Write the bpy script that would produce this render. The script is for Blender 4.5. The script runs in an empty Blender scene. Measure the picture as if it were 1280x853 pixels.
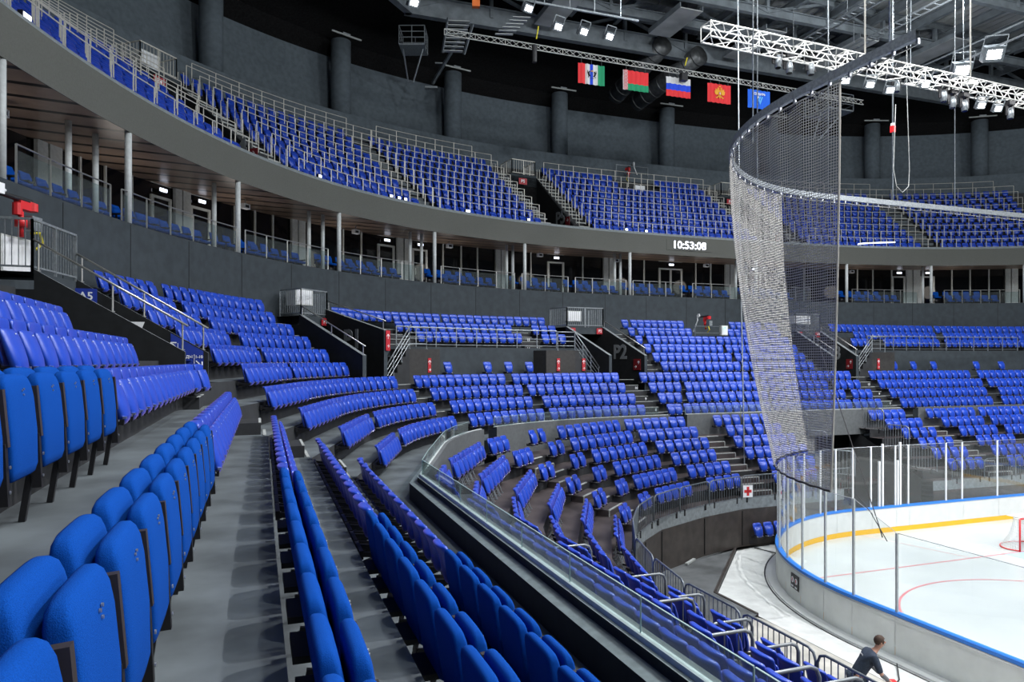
import bpy, math, random
import numpy as np
random.seed(7); rng = np.random.default_rng(7)
SC = bpy.context.scene; COL = SC.collection
R = math.radians
# ------------------------------------------------------------------ camera (eye in row ten, stand on the long side of the rink)
CAM = (-27.65, 7.62, 7.17); YAW = 0.344; CS, SN = math.cos(YAW), math.sin(YAW); FPX = 888.0
cd = bpy.data.cameras.new('camera'); cam = bpy.data.objects.new('camera', cd); COL.objects.link(cam)
cam.location = CAM; cam.rotation_euler = (R(90), 0, -YAW)
cd.sensor_width = 36; cd.lens = FPX / 1280 * 36; cd.shift_y = 23.8 / 1280; cd.clip_start = .05; cd.clip_end = 400
SC.camera = cam
def seen(x, y, z=0, mx=60, my=120):
    a, b = x - CAM[0], y - CAM[1]; d = a * SN + b * CS
    if d < .3: return None
    u = 640 + FPX * (a * CS - b * SN) / d; v = 450.3 + FPX * (CAM[2] - z) / d
    return (u, v, d) if -mx < u < 1280 + mx and -my < v < 853 + my else None
# ------------------------------------------------------------------ materials
MATS = {}
def mat(name, col, rough=.6, metal=0, spec=.5, noise=0, nscale=8, bump=0, emit=0, alpha=1, trans=0, coat=0, sheen=0, ncol=None, stretch=None):
    m = bpy.data.materials.new(name); m.use_nodes = True; nt = m.node_tree; b = nt.nodes['Principled BSDF']
    b.inputs['Base Color'].default_value = (*col, 1); b.inputs['Roughness'].default_value = rough
    b.inputs['Metallic'].default_value = metal; b.inputs['Specular IOR Level'].default_value = spec
    if coat: b.inputs['Coat Weight'].default_value = coat; b.inputs['Coat Roughness'].default_value = .25
    if sheen: b.inputs['Sheen Weight'].default_value = sheen
    if emit: b.inputs['Emission Color'].default_value = (*col, 1); b.inputs['Emission Strength'].default_value = emit
    if alpha < 1: b.inputs['Alpha'].default_value = alpha
    if trans: b.inputs['Transmission Weight'].default_value = trans; b.inputs['IOR'].default_value = 1.05
    if noise or bump:
        tc = nt.nodes.new('ShaderNodeTexCoord'); mp = nt.nodes.new('ShaderNodeMapping'); nt.links.new(tc.outputs['Object'], mp.inputs[0])
        if stretch: mp.inputs['Scale'].default_value = stretch
        n = nt.nodes.new('ShaderNodeTexNoise'); n.inputs['Scale'].default_value = nscale; n.inputs['Detail'].default_value = 6
        nt.links.new(mp.outputs[0], n.inputs['Vector'])
        if noise:
            r = nt.nodes.new('ShaderNodeValToRGB'); c2 = ncol or tuple(min(1, x * (1 + noise)) for x in col); c1 = tuple(x * (1 - noise) for x in col) if not ncol else col
            r.color_ramp.elements[0].color = (*c1, 1); r.color_ramp.elements[0].position = .35
            r.color_ramp.elements[1].color = (*c2, 1); r.color_ramp.elements[1].position = .65
            nt.links.new(n.outputs['Fac'], r.inputs[0]); nt.links.new(r.outputs[0], b.inputs['Base Color'])
        if bump:
            bp = nt.nodes.new('ShaderNodeBump'); bp.inputs['Strength'].default_value = bump; bp.inputs['Distance'].default_value = .01
            nt.links.new(n.outputs['Fac'], bp.inputs['Height']); nt.links.new(bp.outputs[0], b.inputs['Normal'])
    MATS[name] = m; return m
plastic = mat('blue_plastic', (.009, .054, .43), .33, spec=.55, noise=.08, nscale=2)
for _k, _v in (('Sheen Weight', .32), ('Sheen Roughness', .35), ('Sheen Tint', (.62, .38, .95, 1))): plastic.node_tree.nodes['Principled BSDF'].inputs[_k].default_value = _v
plastic_u = mat('blue_plastic_shell', (.018, .07, .50), .38, spec=.5, noise=.1, nscale=2)
fabric = mat('blue_fabric', (.002, .052, .285), .95, spec=.08, noise=.16, nscale=260, bump=.3)
blackm = mat('black_metal', (.012, .012, .014), .45, spec=.4, noise=.2, nscale=5)
screwm = mat('screw_steel', (.6, .62, .66), .3, metal=.9)
whitep = mat('white_print', (.8, .82, .84), .5)
steel = mat('brushed_steel', (.52, .52, .50), .35, metal=.85, noise=.06, nscale=30)
steel_u = mat('satin_steel', (.62, .60, .54), .5, metal=.3, noise=.06, nscale=30)
galv = mat('galvanised_steel', (.30, .33, .35), .42, metal=.6, noise=.2, nscale=14)
barrierm = mat('grey_painted_tube', (.13, .15, .165), .4, metal=.3, noise=.15, nscale=9)
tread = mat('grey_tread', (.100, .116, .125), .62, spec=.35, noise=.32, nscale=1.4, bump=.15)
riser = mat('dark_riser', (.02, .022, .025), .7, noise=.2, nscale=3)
nosing = mat('step_nosing', (.36, .38, .37), .6, noise=.15, nscale=9)
wallgrey = mat('slate_wall', (.040, .050, .058), .75, spec=.25, noise=.12, nscale=3, bump=.2)
wallup = mat('upper_slate_wall', (.10, .122, .14), .8, spec=.2, noise=.12, nscale=4, bump=.25)
blackw = mat('black_ceiling', (.0085, .0085, .0088), .9, spec=.1, noise=.35, nscale=9)
fascia = mat('fascia_grey', (.105, .108, .098), .75, spec=.25, noise=.06, nscale=20)
coping = mat('coping_grey', (.20, .225, .235), .55, spec=.35, noise=.15, nscale=8)
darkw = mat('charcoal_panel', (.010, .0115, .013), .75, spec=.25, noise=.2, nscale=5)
concrete = mat('pale_concrete', (.24, .245, .235), .7, noise=.2, nscale=3)
rubber = mat('rubber_floor', (.10, .108, .112), .65, noise=.35, nscale=1.1, bump=.2)
whitefl = mat('white_floor', (.62, .645, .63), .6, noise=.09, nscale=2.5)
beige = mat('beige_floor', (.42, .41, .37), .7, noise=.15, nscale=1.8)
brownp = mat('brown_panel', (.045, .038, .034), .5, spec=.5, noise=.25, nscale=3)
vinyl = mat('brown_vinyl_deck', (.055, .045, .046), .55, noise=.35, nscale=1.6, stretch=(1, 1, 1))
whiteb = mat('board_white', (.70, .725, .715), .35, noise=.03, nscale=3)
whiteb_o = mat('board_outer', (.82, .85, .81), .45, noise=.05, nscale=2)
bluecap = mat('board_blue_cap', (.03, .22, .75), .35)
yellow = mat('kick_yellow', (.85, .48, .02), .4)
redm = mat('red_paint', (.62, .02, .025), .4)
reddark = mat('red_sign', (.42, .02, .03), .5)
reddim = mat('dark_red_sign', (.16, .010, .014), .5)
charw = mat('charcoal_wall', (.030, .029, .028), .75, noise=.15)
bluesign = mat('blue_sign', (.01, .035, .30), .5)
greenm = mat('green_cloth', (.01, .27, .12), .8)
redc = mat('red_cloth', (.70, .03, .035), .8)
whitec = mat('white_cloth', (.62, .62, .62), .8)
bluec = mat('blue_cloth', (.01, .06, .62), .8)
bluec2 = mat('bright_blue_cloth', (.01, .12, .68), .8)
gold = mat('gold_cloth', (.75, .35, .02), .7)
cyanc = mat('light_blue_cloth', (.10, .42, .85), .7)
alum = mat('truss_aluminium', (.72, .72, .68), .38, metal=.35)
beamm = mat('roof_steel', (.13, .15, .165), .55, spec=.4, noise=.2, nscale=2)
deckm = mat('roof_deck', (.42, .44, .44), .5, metal=.3, noise=.25, nscale=.6)
duct = mat('duct_metal', (.075, .08, .082), .4, metal=.4, noise=.3, nscale=4)
lens = mat('lamp_lens', (1, .97, 1), .3, emit=28)
ledm = mat('clock_led', (.82, .86, 1), .3, emit=5)
smalllamp = mat('small_lit_lamp', (.8, .85, 1), .3, emit=3)
mirrorb = mat('black_glass', (.004, .004, .005), .08, spec=.5)
framem = mat('pale_frame', (.60, .62, .60), .5, metal=0, noise=.06, nscale=9)
pilm = mat('pilaster_panel', (.50, .53, .53), .5, metal=0, noise=.08, nscale=9)
whitebox = mat('white_cabinet', (.62, .64, .62), .5, noise=.05)
skinm = mat('skin', (.50, .27, .19), .55); navy = mat('navy_jersey', (.022, .035, .06), .85, noise=.2, nscale=30); hairm = mat('brown_hair', (.05, .028, .018), .8, noise=.4, nscale=60)
greysl = mat('grey_sleeve', (.16, .17, .19), .8)
goaln = mat('goal_white', (.75, .77, .75), .6)
yellowm = mat('yellow_strap', (.7, .6, .02), .6)
# ice, with the painted lines in the sheet
def ice_mat():
    m = mat('ice', (.70, .75, .745), .17, spec=.5); nt = m.node_tree; b = nt.nodes['Principled BSDF']
    tc = nt.nodes.new('ShaderNodeTexCoord'); n = nt.nodes.new('ShaderNodeTexNoise'); n.inputs['Scale'].default_value = .25; n.inputs['Detail'].default_value = 8
    nt.links.new(tc.outputs['Object'], n.inputs['Vector'])
    r = nt.nodes.new('ShaderNodeValToRGB'); r.color_ramp.elements[0].color = (.48, .525, .525, 1); r.color_ramp.elements[1].color = (.57, .615, .605, 1)
    r.color_ramp.elements[0].position = .3; r.color_ramp.elements[1].position = .7
    nt.links.new(n.outputs[0], r.inputs[0]); nt.links.new(r.outputs[0], b.inputs['Base Color'])
    r2 = nt.nodes.new('ShaderNodeMapRange'); r2.inputs['To Min'].default_value = .16; r2.inputs['To Max'].default_value = .34
    nt.links.new(n.outputs[0], r2.inputs[0]); nt.links.new(r2.outputs[0], b.inputs['Roughness']); return m
icem = ice_mat()
def glass_mat(name, tint, refl, a=.10):
    m = bpy.data.materials.new(name); m.use_nodes = True; nt = m.node_tree; nt.nodes.clear()
    o = nt.nodes.new('ShaderNodeOutputMaterial'); t = nt.nodes.new('ShaderNodeBsdfTransparent'); t.inputs[0].default_value = (*tint, 1)
    g = nt.nodes.new('ShaderNodeBsdfGlossy'); g.inputs['Roughness'].default_value = .03; g.inputs[0].default_value = (1, 1, 1, 1)
    d = nt.nodes.new('ShaderNodeBsdfDiffuse'); d.inputs[0].default_value = (.6, .65, .65, 1)
    f0 = nt.nodes.new('ShaderNodeLayerWeight'); f0.inputs[0].default_value = .5; f = nt.nodes.new('ShaderNodeMath'); f.operation = 'POWER'; f.inputs[1].default_value = 3.2; nt.links.new(f0.outputs['Facing'], f.inputs[0])
    mm = nt.nodes.new('ShaderNodeMath'); mm.operation = 'MULTIPLY_ADD'; mm.inputs[1].default_value = refl; mm.inputs[2].default_value = .06 * refl
    x = nt.nodes.new('ShaderNodeMixShader'); y = nt.nodes.new('ShaderNodeMixShader'); y.inputs[0].default_value = a
    nt.links.new(f.outputs[0], mm.inputs[0]); nt.links.new(mm.outputs[0], x.inputs[0])
    nt.links.new(t.outputs[0], y.inputs[1]); nt.links.new(d.outputs[0], y.inputs[2]); nt.links.new(y.outputs[0], x.inputs[1]); nt.links.new(g.outputs[0], x.inputs[2]); nt.links.new(x.outputs[0], o.inputs[0])
    MATS[name] = m; return m
rinkglass = glass_mat('rink_glass', (.93, .955, .955), .9, .05)
railglass = glass_mat('rail_glass', (.80, .88, .87), .7, .04)
boxglass = glass_mat('box_rail_glass', (.78, .84, .84), .22, .03)
edgeg = mat('glass_edge', (.30, .42, .40), .3)
# netting: woven cord pattern, open between the cords
def net_mat(name, col, cover, sc=9.0):
    m = bpy.data.materials.new(name); m.use_nodes = True; nt = m.node_tree; b = nt.nodes['Principled BSDF']
    b.inputs['Base Color'].default_value = (*col, 1); b.inputs['Roughness'].default_value = .7
    uv = nt.nodes.new('ShaderNodeUVMap'); mp = nt.nodes.new('ShaderNodeMapping'); mp.inputs['Scale'].default_value = (sc, sc, 1)
    nt.links.new(uv.outputs[0], mp.inputs[0]); sx = nt.nodes.new('ShaderNodeSeparateXYZ'); nt.links.new(mp.outputs[0], sx.inputs[0])
    def stripe(sock):
        f = nt.nodes.new('ShaderNodeMath'); f.operation = 'FRACT'; nt.links.new(sock, f.inputs[0])
        l = nt.nodes.new('ShaderNodeMath'); l.operation = 'LESS_THAN'; l.inputs[1].default_value = cover; nt.links.new(f.outputs[0], l.inputs[0]); return l.outputs[0]
    mx = nt.nodes.new('ShaderNodeMath'); mx.operation = 'MAXIMUM'
    nt.links.new(stripe(sx.outputs[0]), mx.inputs[0]); nt.links.new(stripe(sx.outputs[1]), mx.inputs[1]); nt.links.new(mx.outputs[0], b.inputs['Alpha'])
    MATS[name] = m; return m
netm = net_mat('grey_netting', (.50, .49, .45), .25, 14)
goalnet = net_mat('goal_netting', (.85, .87, .85), .30, 20)
# wooden soffit: narrow brown boards with dark joints every 1.2 m, laid along world X
def soffit_mat():
    m = mat('brown_soffit', (.085, .058, .043), .35, spec=.45); nt = m.node_tree; b = nt.nodes['Principled BSDF']
    tc = nt.nodes.new('ShaderNodeTexCoord'); sx = nt.nodes.new('ShaderNodeSeparateXYZ'); nt.links.new(tc.outputs['Object'], sx.inputs[0])
    dv = nt.nodes.new('ShaderNodeMath'); dv.operation = 'DIVIDE'; dv.inputs[1].default_value = 1.05; nt.links.new(sx.outputs[1], dv.inputs[0])
    f = nt.nodes.new('ShaderNodeMath'); f.operation = 'FRACT'; nt.links.new(dv.outputs[0], f.inputs[0])
    l = nt.nodes.new('ShaderNodeMath'); l.operation = 'LESS_THAN'; l.inputs[1].default_value = .2; nt.links.new(f.outputs[0], l.inputs[0])
    n = nt.nodes.new('ShaderNodeTexNoise'); n.inputs['Scale'].default_value = 3
    r = nt.nodes.new('ShaderNodeValToRGB'); r.color_ramp.elements[0].color = (.27, .19, .145, 1); r.color_ramp.elements[1].color = (.40, .29, .22, 1)
    nt.links.new(tc.outputs['Object'], n.inputs['Vector']); nt.links.new(n.outputs[0], r.inputs[0])
    mx = nt.nodes.new('ShaderNodeMixRGB'); nt.links.new(l.outputs[0], mx.inputs[0]); nt.links.new(r.outputs[0], mx.inputs[1]); mx.inputs[2].default_value = (.008, .007, .006, 1)
    nt.links.new(mx.outputs[0], b.inputs['Base Color']); return m
soffit = soffit_mat()
# ------------------------------------------------------------------ mesh builder
class MB:
    def __init__(s): s.v = []; s.f = []; s.m = []; s.mats = []; s.n = 0; s.uv = None
    def mi(s, m):
        if m not in s.mats: s.mats.append(m)
        return s.mats.index(m)
    def add(s, vs, fs, m):
        k = s.mi(m); b = s.n
        s.v.append(np.asarray(vs, float).reshape(-1, 3)); s.n += len(s.v[-1])
        for f in fs: s.f.append(tuple(b + i for i in f)); s.m.append(k)
    def box(s, c, d, m, rz=0):
        x, y, z = d[0] / 2, d[1] / 2, d[2] / 2; ca, sa = math.cos(rz), math.sin(rz)
        vs = [(c[0] + a * ca - b * sa, c[1] + a * sa + b * ca, c[2] + e) for a in (-x, x) for b in (-y, y) for e in (-z, z)]
        s.add(vs, [(0, 1, 3, 2), (4, 6, 7, 5), (0, 4, 5, 1), (2, 3, 7, 6), (0, 2, 6, 4), (1, 5, 7, 3)], m)
    def bar(s, p, q, w, h, m, up=(0, 0, 1)):
        p, q = np.array(p, float), np.array(q, float); d = q - p; L = np.linalg.norm(d)
        if L < 1e-6: return
        d /= L; u = np.array(up, float)
        if abs(d @ u) > .98: u = np.array((1., 0, 0))
        a = np.cross(d, u); a /= np.linalg.norm(a); b = np.cross(a, d)
        vs = [e + i * a * w / 2 + j * b * h / 2 for e in (p, q) for i, j in ((-1, -1), (1, -1), (1, 1), (-1, 1))]
        s.add(vs, [(0, 3, 2, 1), (4, 5, 6, 7), (0, 1, 5, 4), (1, 2, 6, 5), (2, 3, 7, 6), (3, 0, 4, 7)], m)
    def tube(s, pts, r, m, n=8, cap=True):
        pts = [np.array(p, float) for p in pts]; rr = r if hasattr(r, '__len__') else [r] * len(pts)
        vs = []; a = None
        for i, p in enumerate(pts):
            d = pts[min(i + 1, len(pts) - 1)] - pts[max(i - 1, 0)]; d /= (np.linalg.norm(d) + 1e-12)
            if a is None:
                u = np.array((0, 0, 1.)) if abs(d[2]) < .9 else np.array((1., 0, 0)); a = np.cross(d, u)
            a = a - d * (a @ d); a /= (np.linalg.norm(a) + 1e-12); b = np.cross(d, a)
            for j in range(n):
                t = 2 * math.pi * j / n; vs.append(p + rr[i] * (math.cos(t) * a + math.sin(t) * b))
        fs = [(i * n + j, i * n + (j + 1) % n, (i + 1) * n + (j + 1) % n, (i + 1) * n + j) for i in range(len(pts) - 1) for j in range(n)]
        if cap: fs += [tuple(range(n - 1, -1, -1)), tuple((len(pts) - 1) * n + j for j in range(n))]
        s.add(vs, fs, m)
    def loft(s, secs, m, n=16, bend=0, lean=0, e0=3):
        # secs: (z, xc, half width y, half depth x[, exponent]); superellipse sections, closed
        vs = []
        for q in secs:
            z, xc, hw, hd = q[:4]; e = q[4] if len(q) > 4 else e0
            for j in range(n):
                t = 2 * math.pi * (j + .5) / n; c, si = math.cos(t), math.sin(t)
                x = math.copysign(abs(c) ** (2 / e), c) * hd; y = math.copysign(abs(si) ** (2 / e), si) * hw
                vs.append((xc + x + bend * y * y + lean * z, y, z))
        k = len(secs)
        fs = [(i * n + j, i * n + (j + 1) % n, (i + 1) * n + (j + 1) % n, (i + 1) * n + j) for i in range(k - 1) for j in range(n)]
        fs += [tuple(range(n - 1, -1, -1)), tuple((k - 1) * n + j for j in range(n))]
        s.add(vs, fs, m)
    def grid(s, rows, m, close=False):
        a = np.array(rows, float); k, n = a.shape[:2]
        fs = [(i * n + j, i * n + j + 1, (i + 1) * n + j + 1, (i + 1) * n + j) for i in range(k - 1) for j in range(n - 1)]
        s.add(a.reshape(-1, 3), fs, m)
    def prism(s, poly, z0, z1, m):
        n = len(poly); vs = [(x, y, z0) for x, y in poly] + [(x, y, z1) for x, y in poly]
        s.add(vs, [tuple(range(n - 1, -1, -1)), tuple(range(n, 2 * n))] + [(i, (i + 1) % n, n + (i + 1) % n, n + i) for i in range(n)], m)
    def mesh(s, name, smooth=False):
        me = bpy.data.meshes.new(name); V = np.concatenate(s.v) if s.v else np.zeros((0, 3))
        me.from_pydata(V.tolist(), [], s.f)
        for m in s.mats: me.materials.append(m)
        me.polygons.foreach_set('material_index', s.m)
        if smooth: me.polygons.foreach_set('use_smooth', [True] * len(s.f))
        me.update(); return me
    def build(s, name, parent=None, smooth=False, loc=None, rz=0, kind=None, label=None, cat=None, group=None):
        o = bpy.data.objects.new(name, s.mesh(name, smooth)); COL.objects.link(o); o.parent = parent
        if loc is not None: o.location = loc
        o.rotation_euler = (0, 0, rz); tag(o, label, cat, group, kind); return o
def tag(o, label=None, cat=None, group=None, kind=None):
    if label: o['label'] = label
    if cat: o['category'] = cat
    if group: o['group'] = group
    if kind: o['kind'] = kind
    return o
def empty(name, loc=(0, 0, 0), rz=0, label=None, cat=None, group=None):
    o = bpy.data.objects.new(name, None); COL.objects.link(o); o.location = loc; o.rotation_euler = (0, 0, rz); o.empty_display_size = .2
    return tag(o, label, cat, group)
def weld(o, d=1e-4, shade=None):
    import bmesh
    bm = bmesh.new(); bm.from_mesh(o.data); bmesh.ops.remove_doubles(bm, verts=bm.verts, dist=d); bmesh.ops.recalc_face_normals(bm, faces=bm.faces); bm.to_mesh(o.data); bm.free()
def text(s, size, m, parent, loc, rot, name='lettering', depth=.004, align='CENTER', bold=0, sx=1):
    cu = bpy.data.curves.new(name, 'FONT'); cu.body = s; cu.size = size; cu.extrude = depth; cu.align_x = align; cu.align_y = 'CENTER'; cu.offset = bold; cu.resolution_u = 3
    t = bpy.data.objects.new(name, cu); me = bpy.data.meshes.new_from_object(t); bpy.data.objects.remove(t)
    me.materials.clear(); me.materials.append(m)
    o = bpy.data.objects.new(name, me); COL.objects.link(o); o.parent = parent; o.location = loc; o.rotation_euler = rot; o.scale = (sx, 1, 1); return o
NUM = 'zero one two three four five six seven eight nine ten eleven twelve thirteen fourteen fifteen sixteen seventeen eighteen nineteen twenty'.split()
ORD = 'zeroth first second third fourth fifth sixth seventh eighth ninth tenth eleventh twelfth thirteenth fourteenth fifteenth sixteenth seventeenth eighteenth nineteenth twentieth twenty-first twenty-second twenty-third twenty-fourth twenty-fifth twenty-sixth twenty-seventh twenty-eighth twenty-ninth thirtieth'.split()
def ordn(i): return ORD[i] if i < len(ORD) else 'later'
# ------------------------------------------------------------------ plan curves of the bowl
def rs(pts, step=.25):
    p = np.array(pts, float); L = np.r_[0, np.cumsum(np.hypot(*np.diff(p, axis=0).T))]
    n = max(2, int(L[-1] / step)); t = np.linspace(0, L[-1], n + 1)
    return np.stack([np.interp(t, L, p[:, 0]), np.interp(t, L, p[:, 1])], 1)
# outer ring (wall behind the middle tier, fascia, upper tier): superellipse, addressed by arc length s and outward offset
AA, BB, NN = 35.25, 45.8, 2.905
_th = np.linspace(0, 2 * np.pi, 8001)[:-1]; _c, _s = -np.cos(_th), np.sin(_th)
_b = np.stack([AA * np.sign(_c) * abs(_c) ** (2 / NN), BB * np.sign(_s) * abs(_s) ** (2 / NN)], 1); _b = np.vstack([_b, _b[:1]])
_L = np.r_[0, np.cumsum(np.hypot(*np.diff(_b, axis=0).T))]; RL = _L[-1]
def ring(s, t=0.0):
    s = np.asarray(s, float) % RL
    def P(q): q = q % RL; return np.stack([np.interp(q, _L, _b[:, 0]), np.interp(q, _L, _b[:, 1])], -1)
    p = P(s); d = P(s + .6) - P(s - .6); d /= np.linalg.norm(d, axis=-1, keepdims=True)
    n = np.stack([d[..., 1], -d[..., 0]], -1)          # inward normal (clockwise travel)
    return p + n * np.asarray(t)[..., None], n
def ringstrip(name, prof, m, s0=0, s1=None, n=480, kind='structure', parent=None, smooth=False, mb=None):
    ss = np.linspace(s0, RL if s1 is None else s1, n + 1); own = mb is None; mb = mb or MB(); rows = []
    for t, z in prof:
        p, _ = ring(ss, np.full(len(ss), float(t))); rows.append(np.c_[p, np.full(len(ss), z)])
    mb.grid(np.array(rows), m)
    return mb.build(name, parent, smooth, kind=kind) if own else mb
# middle tier: row index k (7..16), polar angle a in degrees from the long axis (negative towards the viewer's side)
def mprm(k): j = k - 7; return 25.781 + .819 * j, 35.9 + .78 * j, 4.745 - .081 * j
def msup(k, al):
    a, b, n = mprm(k); x, y = np.sin(np.radians(al)), np.cos(np.radians(al)); r = (np.abs(x / a) ** n + np.abs(y / b) ** n) ** (-1 / n); return np.stack([x * r, y * r], -1)
_mc = {}
def mcurve(k):
    key = round(float(k), 3)
    if key in _mc: return _mc[key]
    a, b, n = mprm(k); al = np.linspace(-75, 75, 600); q = msup(k, al)
    q = q[(q[:, 1] > 27.4) | (q[:, 0] > 0)]
    q = q[(q[:, 1] > 2)]
    p = rs(np.vstack([[(-a, -14), (-a, 14), (-a + .06, 22.2)], q, [(a, 2), (a, -14)]]), .12)
    an = np.degrees(np.arctan2(p[:, 0], p[:, 1])); L = np.r_[0, np.cumsum(np.hypot(*np.diff(p, axis=0).T))]
    _mc[key] = (p, an, L); return _mc[key]
def mpos(k, al=None, l=None):
    p, an, L = mcurve(k)
    if l is None: l = np.interp(al, an, L)
    x = np.interp(l, L, p[:, 0]); y = np.interp(l, L, p[:, 1]); dx = np.interp(l + .3, L, p[:, 0]) - np.interp(l - .3, L, p[:, 0]); dy = np.interp(l + .3, L, p[:, 1]) - np.interp(l - .3, L, p[:, 1])
    h = math.hypot(dx, dy) + 1e-9; return x, y, dy / h, -dx / h, l      # inward normal
def ztop(k): return 5.16 + .469 * (k - 7) + (.05 if k > 10 else 0)
def zfl(k): return ztop(k) - .87
# lower tier: rows 6..1 between two faceted lines
R6 = np.array([(-24.3, -14), (-24.3, 10), (-24.22, 22.2), (-23.4, 24.5), (-21.3, 28.4), (-19.4, 30.3), (-17.6, 31.8), (-13.65, 33.8), (-9.7, 34.4), (0, 34.55), (9.7, 34.4), (13.65, 33.8), (17.6, 31.8)])
R1 = np.array([(-20.2, -14), (-20.2, 10), (-20.1, 20.5), (-19.35, 23.2), (-17.8, 26.2), (-16.5, 27.6), (-15.2, 28.7), (-12.55, 29.95), (-10.2, 30.6), (0, 30.95), (10.2, 30.6), (12.55, 29.95), (15.2, 28.7)])
def lcurve(k): return R1 + (R6 - R1) * (k - 1) / 5
def lz(k): return 2.76 + .39 * (k - 1)
def lfl(k): return lz(k) - .86
# ------------------------------------------------------------------ seat prototypes (origin on the tread, +x towards the rink, top of the back at x = 0)
def plastic_parts(low=False):
    n = 10 if low else 20; P = []
    b = MB()
    if low: b.loft([(.44, .085, .15, .02), (.66, .045, .205, .02), (.83, .0, .215, .04), (.87, -.01, .17, .03)], plastic, n, bend=.8)
    else: b.loft([(.43, .09, .10, .012), (.45, .09, .15, .02), (.50, .078, .185, .024), (.62, .05, .203, .020), (.74, .024, .212, .020), (.80, .008, .216, .030), (.84, -.004, .214, .046), (.862, -.010, .20, .048), (.873, -.012, .17, .034), (.876, -.012, .10, .016)], plastic, n, bend=.9)
    P.append(('backrest', b))
    b = MB()
    if low: b.loft([(.36, .195, .11, .02), (.47, .195, .175, .045), (.62, .160, .205, .04), (.755, .120, .208, .022)], plastic, n, bend=-.5)
    else: b.loft([(.335, .180, .05, .012), (.35, .190, .10, .03), (.385, .203, .14, .042), (.43, .207, .168, .046), (.50, .195, .19, .046), (.60, .170, .205, .042), (.68, .147, .210, .035), (.735, .131, .210, .026), (.758, .124, .202, .018), (.765, .122, .17, .010)], plastic, n, bend=-.55)
    P.append(('seat_pan', b))
    return P
def bracket_mb(stand):
    b = MB()
    if stand:
        for s in (-.17, .17):
            b.bar((.02, s, .42), (.24, s, .36), .03, .035, blackm)
            b.tube([(.05, s, .40), (.20, s, .02)], .014, galv, 6); b.tube([(.20, s, .38), (-.02, s, .02)], .014, galv, 6); b.box((.09, s, .012), (.30, .035, .02), galv)
    else:
        for s in (-.17, .17):
            b.bar((-.06, s, .40), (.23, s, .37), .035, .05, blackm); b.bar((-.05, s, .30), (.16, s, .37), .03, .04, blackm)
        b.box((-.05, 0, .40), (.04, .44, .09), blackm)
    return b
def hinge_mb():
    b = MB()
    for s in (-.145, .145): b.box((.232, s, .415), (.03, .05, .022), screwm, 0)
    return b
def tag_mb():
    b = MB(); b.box((.1675, 0, .722), (.004, .028, .010), whitep); return b
def make_plastic(name, stand):
    root = empty(name)
    for nm, b in plastic_parts(): b.build(nm, root, smooth=True)
    bracket_mb(stand).build('bracket', root); 
    for s in (-.145, .145): b = MB(); b.box((.232, s, .415), (.03, .05, .022), screwm, 0); b.build('hinge', root)['label'] = 'pale metal hinge tab'
    tag_mb().build('number_tag', root)['label'] = 'small white number tag'
    return root
armm = mat('armrest_brown', (.028, .022, .020), .5)
def make_padded(name):
    root = empty(name)
    b = MB(); b.loft([(.35, .085, .19, .02, 5), (.37, .082, .225, .040, 5), (.42, .075, .248, .050, 6), (.60, .045, .253, .052, 6), (.78, .018, .251, .050, 6), (.845, .006, .246, .047, 5), (.878, .001, .232, .041, 4.5), (.899, -.003, .195, .030, 4), (.908, -.005, .12, .014, 3.5)], fabric, 28)
    b.build('backrest', root, smooth=True)
    b = MB(); b.loft([(.30, .160, .18, .02, 6), (.315, .160, .212, .036, 6), (.36, .161, .226, .046, 6), (.55, .153, .234, .050, 6), (.74, .137, .234, .048, 6), (.81, .129, .229, .045, 5), (.846, .123, .216, .038, 4.5), (.868, .121, .18, .027, 4), (.877, .120, .12, .012, 3.5)], fabric, 28)
    b.build('seat_pan', root, smooth=True)
    b = MB()
    b.bar((.165, .30, .50), (.14, .30, .80), .040, .07, armm, up=(1, 0, 0)); b.build('armrest', root)['label'] = 'dark brown folded armrest'
    b = MB(); b.bar((.18, .285, .20), (.165, .285, .52), .04, .05, blackm, up=(1, 0, 0)); b.build('side_plate', root)
    b = MB(); b.bar((.10, .29, .003), (.15, .29, .34), .035, .035, blackm, up=(1, 0, 0)); b.bar((0, .29, .36), (.19, .29, .33), .03, .05, blackm); b.build('leg', root)
    for x, y, z, q in ((.206, .285, .40, .018), (.206, .285, .27, .018), (.179, -.013, .785, .012), (.179, .014, .792, .012), (.182, .003, .762, .012)):
        b = MB(); b.tube([(x, y, z), (x + .006, y, z)], q / 2, screwm, 8); b.build('screw', root)['label'] = 'bright steel screw head'
    b = MB(); b.bar((-.06, 0, .38), (.06, 0, .38), .36, .04, blackm); b.build('back_bracket', root)
    return root
def dup(root, loc, rz, label, group):
    r = root.copy(); COL.objects.link(r); r.location = loc; r.rotation_euler = (0, 0, rz); tag(r, label, 'seat', group)
    for ch in root.children:
        c = ch.copy(); COL.objects.link(c); c.parent = r
    return r
# ------------------------------------------------------------------ seat positions
SEATS = []     # (kind, x, y, z, nx, ny, label words, group)
PITCH = .462; PPAD = .60
def run_mid(k, al0=None, al1=None, y0=None, y1=None, kind='plastic', where='', rev=False):
    if al0 is not None:
        l0 = mpos(k, al0)[4]; l1 = mpos(k, al1)[4]
    else: l0, l1 = y0 + 14, y1 + 14
    pt = PPAD if kind == 'padded' else (PITCH if al0 is not None else .49)
    n = max(1, int(round((l1 - l0) / pt))); p = (l1 - l0) / n
    for i in range(n):
        x, y, nx, ny, _ = mpos(k, l=l0 + p * (i + .5))
        o = n - i if rev else i + 1
        if k > 14:
            g = np.hypot(_b[:, 0] - x, _b[:, 1] - y).min()
            if g < .5: x += nx * (.5 - g); y += ny * (.5 - g)
        SEATS.append((kind, x, y, zfl(k), nx, ny, f'{ordn(o)} {where} in row {NUM[k]}', f'seats of row {NUM[k]}, middle tier'))
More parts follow.
